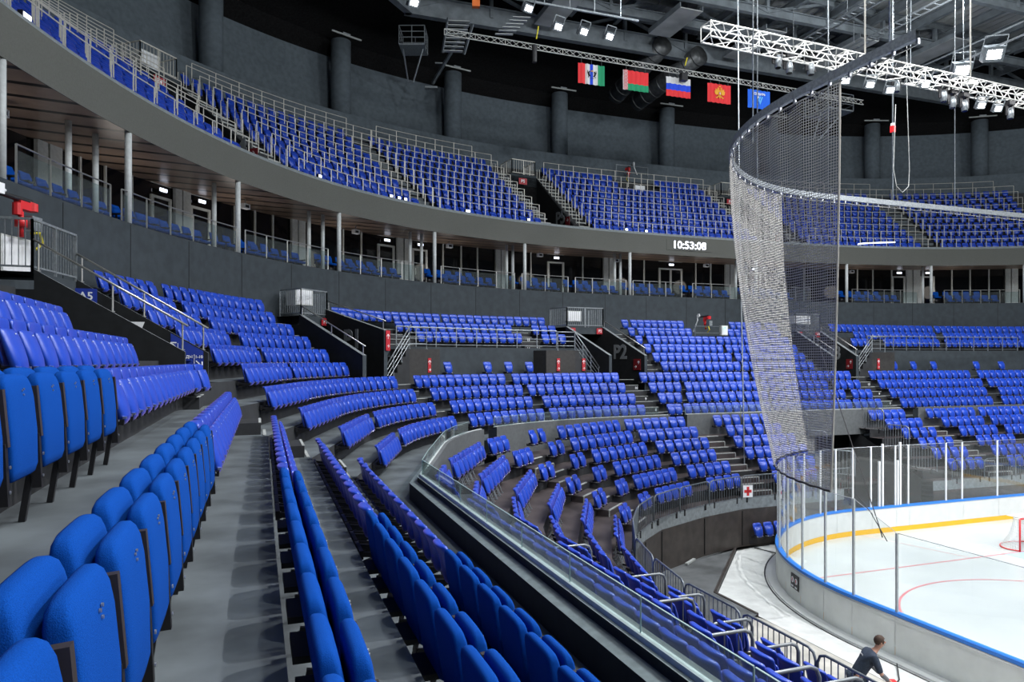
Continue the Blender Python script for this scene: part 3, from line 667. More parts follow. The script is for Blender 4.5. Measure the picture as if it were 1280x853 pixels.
for i, (a, c) in enumerate(DOORS):
    p, n, rz = radial((a + c) / 2, -3.55); q, _ = ring(a, -3.55); r_, _ = ring(c, -3.55); w = np.hypot(*(q - r_)); b = MB()
    b.box((0, 0, 2.38), (.09, w, .10), framem)
    for y in ([-w / 2 + .06, w / 2 - .06] + ([0] if w > 1.5 else [])): b.box((0, y, 1.2), (.09, .13, 2.4), framem)
    b.box((0, 0, .08), (.09, w, .16), framem); b.box((-.02, 0, 1.25), (.02, w - .1, 2.2), mirrorb)
    b.box((0, 0, 2.9), (.05, w, .05), framem)
    d = b.build(f'door_{i + 1}', None, False, (p[0], p[1], 10.95), rz, kind='structure')
    b = MB(); b.tube([(.06, -w / 2 + .2, .95), (.09, -w / 2 + .2, 1.0), (.09, -w / 2 + .2, 1.35)], .014, steel, 6); b.build('door_handle', d)
    b = MB(); b.box((0, 0, 0), (.05, .34, .11), smalllamp); b.box((-.03, 0, 0), (.03, .38, .15), framem); o = b.build('exit_light', None, False, (p[0] + n[0] * .12, p[1] + n[1] * .12, 13.62), rz); tag(o, f'small lit sign lamp above the {ordn(i + 1)} glazed box door', 'lamp', 'sign lamps over the box doors')
# ------------------------------------------------------------------ gangways (vomitories) of the middle tier
def vomitory(name, front, back, zf, zb, pz, right_tall=False, txt=None, zr=None):
    # front/back: ((x,y) near wall, (x,y) far wall); side walls slope up with the stand
    b = MB()
    for i in (0, 1):
        f, g = np.array(front[i]), np.array(back[i]); d = (g - f) / np.hypot(*(g - f)); w = np.array((-d[1], d[0])) * .09
        g2 = g + d * 3.0; up = (zr if (i == 1 and zr) else 0)
        zz0, zz1 = zf + up, zb + up * .3
        vs = [(*(f - w), zfl(10) - .3), (*(f + w), zfl(10) - .3), (*(f + w), zz0), (*(f - w), zz0), (*(g - w), 5), (*(g + w), 5), (*(g + w), zz1), (*(g - w), zz1)]
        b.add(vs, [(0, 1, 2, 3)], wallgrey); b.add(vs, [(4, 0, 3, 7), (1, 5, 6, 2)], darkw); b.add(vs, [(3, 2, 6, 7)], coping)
        b.add([(*(g - w), 5), (*(g + w), 5), (*(g2 + w), 5), (*(g2 - w), 5), (*(g - w), pz - .35), (*(g + w), pz - .35), (*(g2 + w), pz - .35), (*(g2 - w), pz - .35)], [(0, 3, 7, 4), (1, 2, 6, 5)], darkw)
    f0, f1, g0, g1 = [np.array(q) for q in (*front, *back)]; e0 = g0 + (g0 - f0) / np.hypot(*(g0 - f0)) * 3; e1 = g1 + (g1 - f1) / np.hypot(*(g1 - f1)) * 3
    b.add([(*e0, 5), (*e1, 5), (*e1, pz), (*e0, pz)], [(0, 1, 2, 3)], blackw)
    b.add([(*f0, zfl(10)), (*f1, zfl(10)), (*e1, zfl(10)), (*e0, zfl(10))], [(0, 1, 2, 3)], riser)
    b.add([(*g0, pz - .35), (*g1, pz - .35), (*g1, pz), (*g0, pz), (*e0, pz), (*e1, pz), (*e0, pz - .35), (*e1, pz - .35)], [(0, 1, 2, 3), (3, 2, 5, 4)], wallgrey)
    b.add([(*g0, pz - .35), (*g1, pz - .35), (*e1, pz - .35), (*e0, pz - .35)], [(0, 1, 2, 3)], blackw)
    return b.build('wall_' + name, None, kind='structure')
def baluster_rail(name, pts, z0, h, label, group=None, m=galv, gap=.11, post=1.0, m2=None):
    r = empty(name, (0, 0, 0), label=label, cat='railing', group=group); P_ = MB(); B_ = MB(); T_ = MB()
    for a, c in zip(pts[:-1], pts[1:]):
        a, c = np.array(a), np.array(c); L = np.hypot(*(c - a)); d = (c - a) / L
        T_.bar((*a, z0 + h), (*c, z0 + h), .045, .045, m); T_.bar((*a, z0 + .1), (*c, z0 + .1), .035, .035, m)
        n = int(L / gap)
        for i in range(1, n): q = a + d * L * i / n; B_.bar((*q, z0 + .1), (*q, z0 + h), .014, .014, m2 or m)
        k = max(1, int(round(L / post)))
        for i in range(k + 1): q = a + d * L * i / k; P_ = MB(); P_.bar((*q, z0), (*q, z0 + h), .045, .045, m); P_.build('post', r)
    T_.build('top_rail', r); B_.build('baluster_grille', r); return r
def hand_rail(name, p, q, hz, label, n=3, lines=0, m=steel, r=.024, group=None, post_z=None):
    t = empty(name, (0, 0, 0), label=label, cat='handrail', group=group); b = MB(); p, q = np.array(p, float), np.array(q, float); e = (q - p) / np.linalg.norm(q - p)
    b.tube([p + (0, 0, hz) - e * .12, q + (0, 0, hz) + e * .12], r, m, 8); b.build('top_rail', t, True)
    for i in range(n):
        a = p + (q - p) * (i + .0) / max(1, n - 1); c = MB(); c.tube([a, a + (0, 0, hz)], r * .8, m, 6); c.tube([a, a + (0, 0, .02)], r * 1.8, m, 8); c.build('post', t)
    for k in range(lines):
        c = MB(); c.tube([p + (0, 0, hz * (k + 1) / (lines + 1)), q + (0, 0, hz * (k + 1) / (lines + 1))], r * .55, m, 6); c.build('mid_rail', t)
    return t
pz = 8.88
A5f = ((-29.05, 23.68), (-28.72, 25.45)); A5b = ((-31.7, 23.68), (-31.35, 25.45))
vomitory('gangway', A5f, A5b, 7.34, 8.92, pz)
def rad(k, a): x, y, _, _, _ = mpos(k, a); return (x, y)
def mkv(aL, aR, kf=10.12, kb=14.1): return (rad(kf, aL), rad(kf, aR)), (rad(kb, aL), rad(kb, aR))
P1f, P1b = mkv(-36.0, -34.1); P2f, P2b = mkv(-17.0, -14.2); P3f, P3b = mkv(3.1, 5.6)
vomitory('gangway', P1f, P1b, 7.34, 8.92, pz, zr=.95); vomitory('gangway', P2f, P2b, 7.40, 8.92, pz); vomitory('gangway', P3f, P3b, 7.40, 8.92, pz)
baluster_rail('baluster_railing', [(-34.9, 23.68), (-31.75, 23.68), (-31.4, 25.5)], pz, 1.02, 'grey railing with upright bars round the platform over gangway A5')
baluster_rail('baluster_railing', [rad(15.6, -36.0), rad(14.1, -36.0), rad(14.1, -34.1), rad(15.8, -34.1)], pz, 1.02, 'grey railing with upright bars round the platform over gangway P1')
baluster_rail('baluster_railing', [rad(15.8, -17.0), rad(14.1, -17.0), rad(14.1, -14.2), rad(15.6, -14.2)], pz, 1.02, 'grey railing with upright bars round the platform over gangway P2')
baluster_rail('baluster_railing', [rad(15.6, 3.1), rad(14.1, 3.1), rad(14.1, 5.6), rad(15.8, 5.6)], pz, 1.02, 'grey railing with upright bars over gangway P3, behind the netting')
for nm, f, g, zf_, zb_ in (('A5', A5f, A5b, 7.34, 8.92), ('P1', P1f, P1b, 7.34, 8.92), ('P2', P2f, P2b, 7.4, 8.92), ('P3', P3f, P3b, 7.4, 8.92)):
    for i in (0, 1):
        if nm in ('P2',) and i == 0: continue
        a, c = np.array(f[i]), np.array(g[i]); up = .95 if (nm == 'P1' and i == 1) else 0; s0, s1 = (.02, .98) if i == 0 else (.04, .97)
        p0 = (*(a + (c - a) * s0), zf_ + up + (zb_ + up * .3 - zf_ - up) * s0); p1 = (*(a + (c - a) * s1), zf_ + up + (zb_ + up * .3 - zf_ - up) * s1)
        hand_rail('handrail', p0, p1, .56 if nm == 'A5' else .34, f'sloping steel handrail on the {"lower" if i == 0 else "farther"} side wall of gangway {nm}', 3 if i == 0 else 2 + (nm == 'A5'))
def wall_text(s, f, g, u, z, size, side, m, depth=.012, sx=1, label=None):
    a, c = np.array(f), np.array(g); d = (c - a) / np.hypot(*(c - a)); p = a + d * u; n = np.array((-d[1], d[0])) * side
    rz = math.atan2(n[1], n[0]); o = text(s, size, m, None, (p[0] + n[0] * .10, p[1] + n[1] * .10, z), (R(90), 0, rz + R(90)), 'wall_lettering', depth, bold=size * .03, sx=sx)
    return tag(o, label, 'lettering')
letm = mat('pale_letter', (.17, .185, .195), .5)
# letters on the wall facing back along the ring (towards the viewer)
wall_text('P1', P1f[1], P1b[1], 1.75, 7.95, 1.0, 1, letm, label='large grey letters P1 on the dark inner wall of the gangway')
wall_text('P2', P2f[1], P2b[1], 1.75, 7.55, 1.0, 1, letm, label='large grey letters P2 on the dark inner wall of the gangway')
wall_text('P3', P3f[1], P3b[1], 1.75, 7.55, 1.05, 1, letm, label='large grey letters P3 on the gangway wall behind the netting')
def plate(name, c, w, h, rz, m, label, txt=None, ts=.1, cat='sign', tm=None, off=.014, tz=0, extra=None):
    # small flat plate facing direction rz, centre c
    t = MB(); t.box((0, 0, 0), (.02, w, h), m); o = t.build(name, None, False, c, rz); tag(o, label, cat)
    for (s, sz, y, z) in (txt or []): text(s, sz, tm or whitep, o, (off, y, z), (R(90), 0, R(90)), 'lettering', .002, bold=sz * .02)
    if extra: extra(o)
    return o
def arrow(o, y, z, s, ang):
    b = MB(); c, q = math.cos(ang), math.sin(ang)
    def P(a, e): return (.014, y + (a * c - e * q) * s, z + (a * q + e * c) * s)
    b.bar(P(-.5, 0), P(.5, 0), .004, .13 * s, whitep, up=(0, -q, c)); b.bar(P(.5, .05), P(.02, .45), .004, .14 * s, whitep); b.bar(P(.5, -.05), P(.02, -.45), .004, .14 * s, whitep)
    b.build('arrow_mark', o)
def facing(f, g, side=1): a, c = np.array(f), np.array(g); d = (c - a) / np.hypot(*(c - a)); n = np.array((-d[1], d[0])) * side; return math.atan2(n[1], n[0]), d, n
# blue direction board on the far inner wall of A5, cut along the sloping coping
rzA, dA, nA = facing(A5f[1], A5b[1]); 
b = MB(); L0, L1 = .10, .78
def onA(u, z, e=.10): q = np.array(A5f[1]) + dA * u + nA * e; return (q[0], q[1], z)
sl = (8.92 - 7.34) / 2.63
zt_ = lambda u: 7.31 + sl * u
for e_, od in ((.10, (0, 1, 2, 3)), (.09, (3, 2, 1, 0))): b.add([onA(L0, 6.98, e_), onA(L1, 6.98, e_), onA(L1, zt_(L1), e_), onA(L0, zt_(L0), e_)], [od], bluesign)
bs = b.build('direction_board'); tag(bs, 'blue direction board with white arrows and row words inside gangway A5', 'sign')
def tA(s, size, u, z): q = onA(u, z, .112); text(s, size, whitep, bs, q, (R(90), 0, rzA + R(90)), 'lettering', .002, bold=size * .03)
tA('РЯДЫ', .085, .45, 7.24); tA('1-10', .09, .19, 7.24)
b = MB()
for u in (.29, .63): b.bar(onA(u, 7.02, .112), onA(u, 7.30 + (u > .5) * .25, .112), .004, .010, whitep)
def corner_arrow(u, z, s, sx_, sz_):
    b.bar(onA(u + sx_ * s * .5, z + sz_ * s * .5, .112), onA(u - sx_ * s * .5, z - sz_ * s * .5, .112), .004, .026, whitep)
    b.bar(onA(u - sx_ * s * .5, z - sz_ * s * .55, .112), onA(u - sx_ * s * .5, z + sz_ * s * .35, .112), .004, .026, whitep, up=(1, 1, 0)); b.bar(onA(u - sx_ * s * .5, z - sz_ * s * .5, .112), onA(u + sx_ * s * .4, z - sz_ * s * .5, .112), .004, .026, whitep)
corner_arrow(.19, 7.09, .13, 1, 1); corner_arrow(.71, 7.50, .13, -1, -1)
b.build('arrow_mark', bs)
plate('gangway_sign', (A5f[1][0] - 2.45, A5f[1][1] - .12, 8.56), .42, .34, rzA, bluesign, 'small blue plate reading A5 on the gangway side wall', [('A5', .24, 0, 0)])
# white wedge panel on the near coping of A5
b = MB(); b.add([(-30.62, 25.3, 8.02), (-30.02, 25.3, 8.02), (-30.12, 25.3, 7.75), (-30.62, 25.31, 8.02), (-30.02, 25.31, 8.02), (-30.12, 25.31, 7.75)], [(0, 1, 2), (5, 4, 3), (0, 3, 4, 1), (1, 4, 5, 2), (2, 5, 3, 0)], whitep); o = b.build('wedge_panel'); tag(o, 'small pale wedge-shaped panel on the wall of gangway A5', 'panel')
# red plates
for (P_f, P_b, nm) in ((P1f, P1b, 'P1'), (P2f, P2b, 'P2'), (P3f, P3b, 'P3')):
    g0, g1 = np.array(P_b[0]), np.array(P_b[1]); d = (g1 - g0) / np.hypot(*(g1 - g0)); n = np.array((d[1], -d[0])); rz = math.atan2(n[1], n[0])
    for fr, wd in ((.90, 'farther'), (.12, 'nearer')) if nm != 'P1' else ((.88, 'farther'),):
        q = g0 + (g1 - g0) * fr + n * .06; plate('gangway_sign', (q[0], q[1], pz - .19), .42, .30, rz, reddark, f'small red {nm} plate at the {wd} end of the gangway lintel', [(nm, .2, 0, 0)])
for (P_f, P_b, nm, up) in ((P2f, P2b, 'P2', 0), (P3f, P3b, 'P3', 0)):
    rz, d, n = facing(P_f[1], P_b[1]); q = np.array(P_f[1]) + d * .50 + n * .115
    def ex(o): arrow(o, .12, .1, .16, R(90)); arrow(o, -.1, -.12, .14, 0)
    plate('exit_sign', (q[0], q[1], 6.95), .50, .55, rz, reddim, f'dark red exit plate low on the inner wall of gangway {nm}', None, extra=ex)
q = np.array(rad(10.12, -34.1)); x, y, nx, ny, _ = mpos(10.1, -34.0); plate('exit_sign', (x + nx * .03, y + ny * .03 + .0, 7.9), .26, .75, math.atan2(ny, nx), reddark, 'tall red exit plate on the end of the P1 side wall', None, extra=lambda o: (arrow(o, 0, .15, .18, R(90)), arrow(o, 0, -.2, .12, 0)))
for a, w in ((-29.75, 'near the P1 stairs'), (-20.3, 'just before the P2 stairs'), (-18.4, 'at the P2 stairs'), (8.6, 'near the P3 stairs')):
    x, y, nx, ny, _ = mpos(10.88, a); plate('exit_sign', (x + nx * .03, y + ny * .03, 6.95), .17, .60, math.atan2(ny, nx), reddark, f'narrow red exit plate on the walkway face wall {w}', None, extra=lambda o: (arrow(o, 0, .12, .17, R(90)), arrow(o, 0, -.18, .12, 0)))
# ------------------------------------------------------------------ walkway railings and side stairs
def walkrail(a0, a1, label):
    r = empty('walkway_railing', (0, 0, 0), label=label, cat='railing'); n = max(2, int(abs(a1 - a0) / 1.35)); T_ = MB(); z = zfl(14) + .1; pts = [mpos(12.06, a0 + (a1 - a0) * i / (n * 4))[:2] for i in range(n * 4 + 1)]
    T_.tube([(*p, z + .86) for p in pts], .026, galv, 6); T_.build('top_rail', r)
    for k in (.12, .45):
        T_ = MB(); T_.tube([(*p, z + k) for p in pts], .014, galv, 5); T_.build('mid_rail', r)
    for i in range(n + 1): p = mpos(12.06, a0 + (a1 - a0) * i / n)[:2]; c = MB(); c.bar((*p, z - .25), (*p, z + .86), .035, .035, galv); c.build('post', r)
walkrail(-31.0, -19.4, 'grey tube railing along the walkway wall between P1 and P2'); walkrail(8.6, 24.0, 'grey tube railing along the walkway wall past P3')
SW = MB()
def sidestairs(a_low, a_top, where):
    n = 6; z0, z1 = zfl(10), zfl(14)
    for i in range(n):
        a0 = a_low + (a_top - a_low) * i / n; zt = z0 + (z1 - z0) * (i + 1) / (n + 0); P = [mpos(10.9, a0)[:2], mpos(10.9, a_top)[:2], mpos(12.0, a_top)[:2], mpos(12.0, a0)[:2]]
        SW.prism(P if a_top > a_low else P[::-1], z0 - .1, zt, riser); SW.bar((*P[0], zt + .005), (*P[3], zt + .005), .05, .02, nosing)
    for k, w in ((10.92, 'outer'),) :
        p = (*mpos(k, a_low)[:2], z0 + .3); q = (*mpos(k, a_top)[:2], z1)
        hand_rail('stair_railing', p, q, .88, f'grey stair railing with three slanted bars {where}', 4, 3, galv, .026)
    p = (*mpos(10.95, a_top)[:2], z1); q = (*mpos(10.95, a_top + (a_top - a_low) * .7)[:2], z1); hand_rail('landing_railing', p, q, .88, f'short level grey railing at the stair head {where}', 2, 3, galv, .026)
    P = [mpos(10.9, a_top)[:2], mpos(10.9, a_top + (a_top - a_low) * 1.2)[:2], mpos(12.02, a_top + (a_top - a_low) * 1.2)[:2], mpos(12.02, a_top)[:2]]
    SW.prism(P if a_top > a_low else P[::-1], z0 - .1, z1, charw)
sidestairs(-33.1, -31.2, 'by gangway P1'); sidestairs(-17.2, -19.0, 'by gangway P2'); sidestairs(6.0, 8.0, 'by gangway P3')
SW.build('stairs_walkway', kind='structure')
# ------------------------------------------------------------------ fire monitors and cabinets on the platforms
def cabinet(loc, rz, d, label):
    b = MB(); b.box((0, 0, d[2] / 2), d, whitebox); c = MB(); c.box((d[0] / 2 + .006, 0, d[2] / 2), (.012, d[1] - .08, d[2] - .08), whitep)
    o = empty('equipment_cabinet', loc, rz, label, 'cabinet'); b.build('body', o); c.build('door', o); return o
def monitor(loc, rz, label, s=1):
    o = empty('fire_monitor', loc, rz, label, 'water cannon')
    b = MB(); b.tube([(0, 0, .3), (0, 0, .8)], .05 * s, redm, 12); b.tube([(0, 0, .50), (0, 0, .68)], .11 * s, redm, 12); b.build('riser_pipe', o, True)
    b = MB(); b.box((0, .05, .93), (.15, .30, .16), redm); b.box((0, .28, .98), (.12, .16, .12), redm); b.tube([(0, -.1, .95), (0, -.1, .72)], .09, redm, 10); b.tube([(0, .3, 1.02), (0, .3, .86)], .12, redm, 12); b.build('valve_block', o)
    b = MB(); b.tube([(0, .3, 1.04), (0, -.55, 1.04)], [.06, .045], blackm, 10); b.build('nozzle', o)
    b = MB(); b.tube([(.05, -.5, 1.1), (.05, -.75, 1.15), (.05, -.72, .85), (.05, -.95, .5), (.05, -1.15, .2)], .03, whitep, 8); b.box((.05, -.62, 1.12), (.06, .14, .2), whitep); b.build('hose', o)
    b = MB(); b.box((0, .34, .62), (.2, .3, .28), galv); b.build('control_box', o)
    b = MB(); b.tube([(.1, .3, .1), (.1, .5, .25), (.1, .42, .45), (.1, .15, .4)], .025, yellowm, 8); b.build('strap', o); return o
cabinet((-32.5, 24.45, pz + .0), R(-20), (.7, .9, .75), 'pale tilted equipment cabinet on the platform over gangway A5'); monitor((-32.05, 24.1, pz + .42), R(-20), 'red fire monitor with white hose on the platform over gangway A5')
x, y, nx, ny, _ = mpos(15.0, -35.2); cabinet((x, y, pz + .45), math.atan2(ny, nx) - .3, (.7, .75, .62), 'white cabinet standing on the platform over gangway P1')
x, y, nx, ny, _ = mpos(15.4, -15.6); cabinet((x, y, pz + .35), math.atan2(ny, nx), (.5, .8, .55), 'white cabinet behind the railing over gangway P2')
x, y, nx, ny, _ = mpos(15.0, 4.25); cabinet((x, y, pz + .45), math.atan2(ny, nx), (.5, 1.2, .5), 'white cabinet over gangway P3, seen through the netting')
x, y, nx, ny, _ = mpos(15.2, -4.6); rzm = math.atan2(ny, nx); zz = zfl(15)
r = empty('guard_rail', (x, y, zz), rzm, 'low dark guard rail round the fire monitor in row fifteen', 'railing')
for yy in (-1.0, 1.0): b = MB(); b.bar((.4, yy, 0), (.4, yy, 1.05), .05, .05, barrierm); b.build('post', r)
for z_ in (.3, .62, 1.0): b = MB(); b.bar((.4, -1.0, z_), (.4, 1.0, z_), .04, .04, barrierm); b.build('rail_bar', r)
monitor((x, y, zz + .55), rzm - R(90), 'small red fire monitor among the empty places of row fifteen'); cabinet((x + nx * .5 + .9, y + ny * .5 + .06, zz + .5), rzm, (.2, .42, .55), 'grey cabinet with green lamp beside the fire monitor in row fifteen')
b = MB(); b.box((x + nx * .65 + .85, y + ny * .65 + .0, zz + .92), (.03, .07, .05), mat('green_lamp', (.05, 1, .35), .3, emit=3)); o = b.build('pilot_lamp'); tag(o, 'tiny lit green lamp on the grey cabinet in row fifteen', 'lamp')
# ------------------------------------------------------------------ upper tier rails
def up_rail(j, s0, s1, label, top=True):
    t = -.28 + .02 if j == 0 else -.85 * j - .03; z = (15.0 if j == 0 else 14.5 + .63 * j); h = .58 if j == 0 else 1.06
    n = max(1, int(round((s1 - s0) / 1.02))); ss = np.linspace(s0, s1, n + 1); p, _ = ring(ss, np.full(n + 1, t)); b = MB()
    b.tube([(*q, z + h) for q in p], .019, steel_u, 5)
    for q in p: b.bar((*q, z - (.1 if j else 0)), (*q, z + h), .034, .034, steel_u)
    if j: b.tube([(*q, z + h * .98 - .5) for q in p], .0001, steel_u, 3)
    o = b.build('safety_rail'); return tag(o, label, 'railing', 'steel safety rails of the upper tier')
BW = ['before gangway P4', 'past gangway P4', 'before gangway P5', 'past gangway P5', 'past gangway P6', 'beyond the steps past P6', 'at the far end']
for bi, (a, c) in enumerate(UB):
    for j in range(10):
        if j == 9 and bi in (0, 3): continue
        a2, c2 = a - .05, c + .05
        if bi in (1, 4): c2 = UB[bi + 1][0] + .0
        if bi == 0: a2 = 20.5
        if j == 9:
            a2, c2 = a2 + (c - a) * .1, c2 - (c - a) * .12
        up_rail(j, a2, c2, f'pale steel safety rail, {ordn(j + 1)} row up in the upper block {BW[bi]}')
# aisle steps of the upper tier with little post rails
US = MB()
for (a, c) in ((48.15, 49.15), (84.25, 85.4)):
    for j in range(9):
        for dz, dt in ((0, .0), (.315, .3)):
            p, n = ring((a + c) / 2, -.85 * j + .0 - dt if j else -.3 - dt); q0, _ = ring(a, -.85 * j); q1, _ = ring(c, -.85 * j); w = np.hypot(*(q1 - q0)); US.box((p[0] - n[0] * .15, p[1] - n[1] * .15, 14.5 + .63 * j + dz - .08), (.34, w, .16), nosing if 0 else tread, math.atan2(n[1], n[0]))
def gang_up(s0, s1, nm, lab):
    b = MB(); Z0 = 14.5
    for s in (s0 + .02, s1 - .02):
        v = []
        lo = 1.3 if s < s1 - .5 else 0
        for t, z in ((-.9, 15.0), (-6.2, 19.3 - lo)): p, n = ring(s, t); v.append((p, z))
        (p0, z0), (p1, z1) = v; d, n = ring(s, 0)
        e = ring(s + .12, -.9)[0] - p0
        b.add([(*p0, 14.5), (*p1, 14.5), (*p1, z1), (*p0, z0), (*(p0 + e), 14.5), (*(p1 + e), 14.5), (*(p1 + e), z1), (*(p0 + e), z0)], [(0, 1, 2, 3), (7, 6, 5, 4), (3, 2, 6, 7), (0, 3, 7, 4)], darkw)
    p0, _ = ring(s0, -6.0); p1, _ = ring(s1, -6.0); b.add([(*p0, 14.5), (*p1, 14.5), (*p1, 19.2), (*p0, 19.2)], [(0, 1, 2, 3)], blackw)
    b.add([(*p0, 18.6), (*p1, 18.6), (*p1, 19.35), (*p0, 19.35)], [(0, 1, 2, 3)], wallgrey)
    for t in (-1.2, -2.4, -3.6, -4.8):
        q0, _ = ring(s0, t); q1, _ = ring(s1, t)
    o = b.build('wall_gangway', kind='structure')
    a, c = ring(s0 + .1, -6.05)[0], ring(s1 - .1, -6.05)[0]; a2, c2 = ring(s0 + .1, -7.6)[0], ring(s1 - .1, -7.6)[0]
    baluster_rail('baluster_railing', [a2, a, c, c2], 19.35, .95, f'pale barred railing over the upper gangway {nm}', m=steel_u, gap=.16)
    f, g = ring(s1 - .06, -1.6)[0], ring(s1 - .06, -5.5)[0]; d = (g - f) / np.hypot(*(g - f)); nn = np.array((-d[1], d[0])); p = f + d * 1.1 + nn * .04
    o = text(nm, 1.15, letm, None, (p[0], p[1], 15.95), (R(90), 0, math.atan2(nn[1], nn[0]) + R(90)), 'wall_lettering', .01, bold=.03); tag(o, f'large grey letters {nm} on the dark wall of the upper gangway', 'lettering')
    q = f + d * .2 + nn * .05; plate('exit_sign', (q[0], q[1], 15.6), 0.5, .6, math.atan2(nn[1], nn[0]), reddim, f'dark red exit plate by the letters {nm}', None, extra=lambda o: arrow(o, 0, .1, .2, 0))
    # stair flight beside the gangway: pale treads
    for j in range(1, 8):
        for dz, dt in ((0, 0), (.315, .42)):
            for sa, sb in ((s0 - .9, s0 - .1), (s1 + .15, s1 + .85)):
              q0, n0 = ring(sa, -.85 * j - dt); q1, _ = ring(sb, -.85 * j - dt); US.bar((*q0, 14.56 + .63 * j + dz), (*q1, 14.56 + .63 * j + dz), .3, .04, nosing, up=(0, 0, 1)) if 0 else US.bar((*q0, 14.55 + .63 * j + dz), (*q1, 14.55 + .63 * j + dz), .06, .06, nosing)
        for sg in (s0 - .95, s1 + .2, s1 + .85):
            q, _ = ring(sg, -.85 * j - .1); q2, _ = ring(sg, -.85 * j - .45); z = 14.5 + .63 * j
            US.tube([(*q, z), (*q, z + .92), (*q2, z + 1.02), (*q2, z + .3)], .018, steel_u, 5)
gang_up(37.9, 39.6, 'P4', ''); gang_up(56.9, 58.6, 'P5', ''); gang_up(72.5, 74.3, 'P6', ''); US.build('stairs_upper', kind='structure')
for nm, s, z, t in (('P4', 38.6, 18.85, -5.9), ('P5', 57.6, 18.85, -5.9), ('P6', 73.2, 18.85, -5.9)):
    p, n = ring(s, t + .1); plate('gangway_sign', (p[0], p[1], z), .6, .4, math.atan2(n[1], n[0]), reddark, f'small red {nm} plate over the upper gangway opening', [(nm, .28, 0, 0)])
p, n = ring(38.9, -7.0); cabinet((p[0], p[1], 19.55), math.atan2(n[1], n[0]), (.6, .95, .8), 'pale square cabinet at the top of the upper tier near P4')
p, n = ring(66.2, -8.0); rzm = math.atan2(n[1], n[0]); monitor((p[0], p[1], 20.3), rzm + R(90), 'red fire monitor on the top walkway of the upper tier')
r = empty('guard_rail', (p[0], p[1], 20.17), rzm, 'thin dark guard rail round the top fire monitor', 'railing')
for yy in (-1.3, 1.3): b = MB(); b.bar((.5, yy, 0), (.5, yy, 1.1), .05, .05, barrierm); b.build('post', r)
b = MB(); b.bar((.5, -1.3, 1.1), (.5, 1.3, 1.1), .04, .04, barrierm); b.build('rail_bar', r)
cabinet((p[0] + n[0] * 1.5, p[1] + n[1] * 1.5, 19.1), rzm, (.3, .8, .5), 'small white cabinet below the top fire monitor')
# unseen point lights added in the boxes to lighten soffit and frames
for s in (22, 28, 33.5, 39, 45, 51, 57.5, 64, 68.5, 74, 80.5, 87, 93): p, n = ring(s, -2.3); l = bpy.data.lights.new('box_fill', 'POINT'); l.energy = 22; l.shadow_soft_size = .5; l.color = (1, .93, .85); o = bpy.data.objects.new('box_fill', l); COL.objects.link(o); o.location = (p[0], p[1], 12.3)
# lamps standing on the upper parapet
for s, lab in ((27.0, 'first'), (41.6, 'second'), (46.0, 'third'), (46.5, 'fourth'), (46.9, 'fifth'), (50.9, 'sixth'), (54.9, 'seventh'), (61.6, 'eighth'), (63.0, 'ninth')):
    p, n = ring(s, -.2); b = MB(); b.box((0, 0, .09), (.12, .34 if lab in ('sixth', 'first') else .22, .16), blackm); b2 = MB(); b2.box((.062, 0, .09), (.006, .28 if lab in ('sixth', 'first') else .17, .11), smalllamp)
    o = empty('step_lamp', (p[0], p[1], 15.0), math.atan2(n[1], n[0]), f'small lit lamp on the upper parapet, {lab} counted past gangway A5', 'lamp', 'small lit lamps on the parapet'); b.build('housing', o); b2.build('lens', o)
# white cable lying on the parapet
ss = np.linspace(79.2, 82.0, 30); p, _ = ring(ss, np.full(30, -.12)); b = MB(); b.tube([(*q, 15.09 + .22 * (i / 29.) ** .6) for i, q in enumerate(p)], .045, smalllamp, 6); o = b.build('light_tube'); tag(o, 'bright white light cord trailing over the upper parapet', 'cord')
# clock on the fascia
s_c = 66.0; p, n = ring(s_c, .02); o = empty('led_clock', (p[0], p[1], 14.33), math.atan2(n[1], n[0]), 'lit white digital clock reading 10:53:08 on the grey fascia', 'clock')
b = MB(); b.box((0, 0, 0), (.03, 3.3, .66), fascia); b.build('display_panel', o); text('10:53:08', .66, ledm, o, (.02, 0, 0), (R(90), 0, R(90)), 'digits', .004, bold=.004, sx=1.1)
# detectors under the soffit
for i, s in enumerate((28.6, 39.2, 45.3, 50.9, 56.7, 61.9, 68.6, 73.2, 80.0)):
    p, n = ring(s, -1.9); b = MB(); b.box((0, 0, 0), (.2, .34, .20), whitep); b.tube([(0, 0, .1), (0, 0, .3)], .02, galv, 6); c = MB(); c.box((.102, 0, 0), (.004, .2, .11), blackm)
    o = empty('soffit_camera', (p[0], p[1], 13.45), math.atan2(n[1], n[0]), f'small white camera box under the brown soffit, {ordn(i + 1)} past gangway A5', 'camera', 'camera boxes under the soffit'); b.build('housing', o); c.build('lens', o)
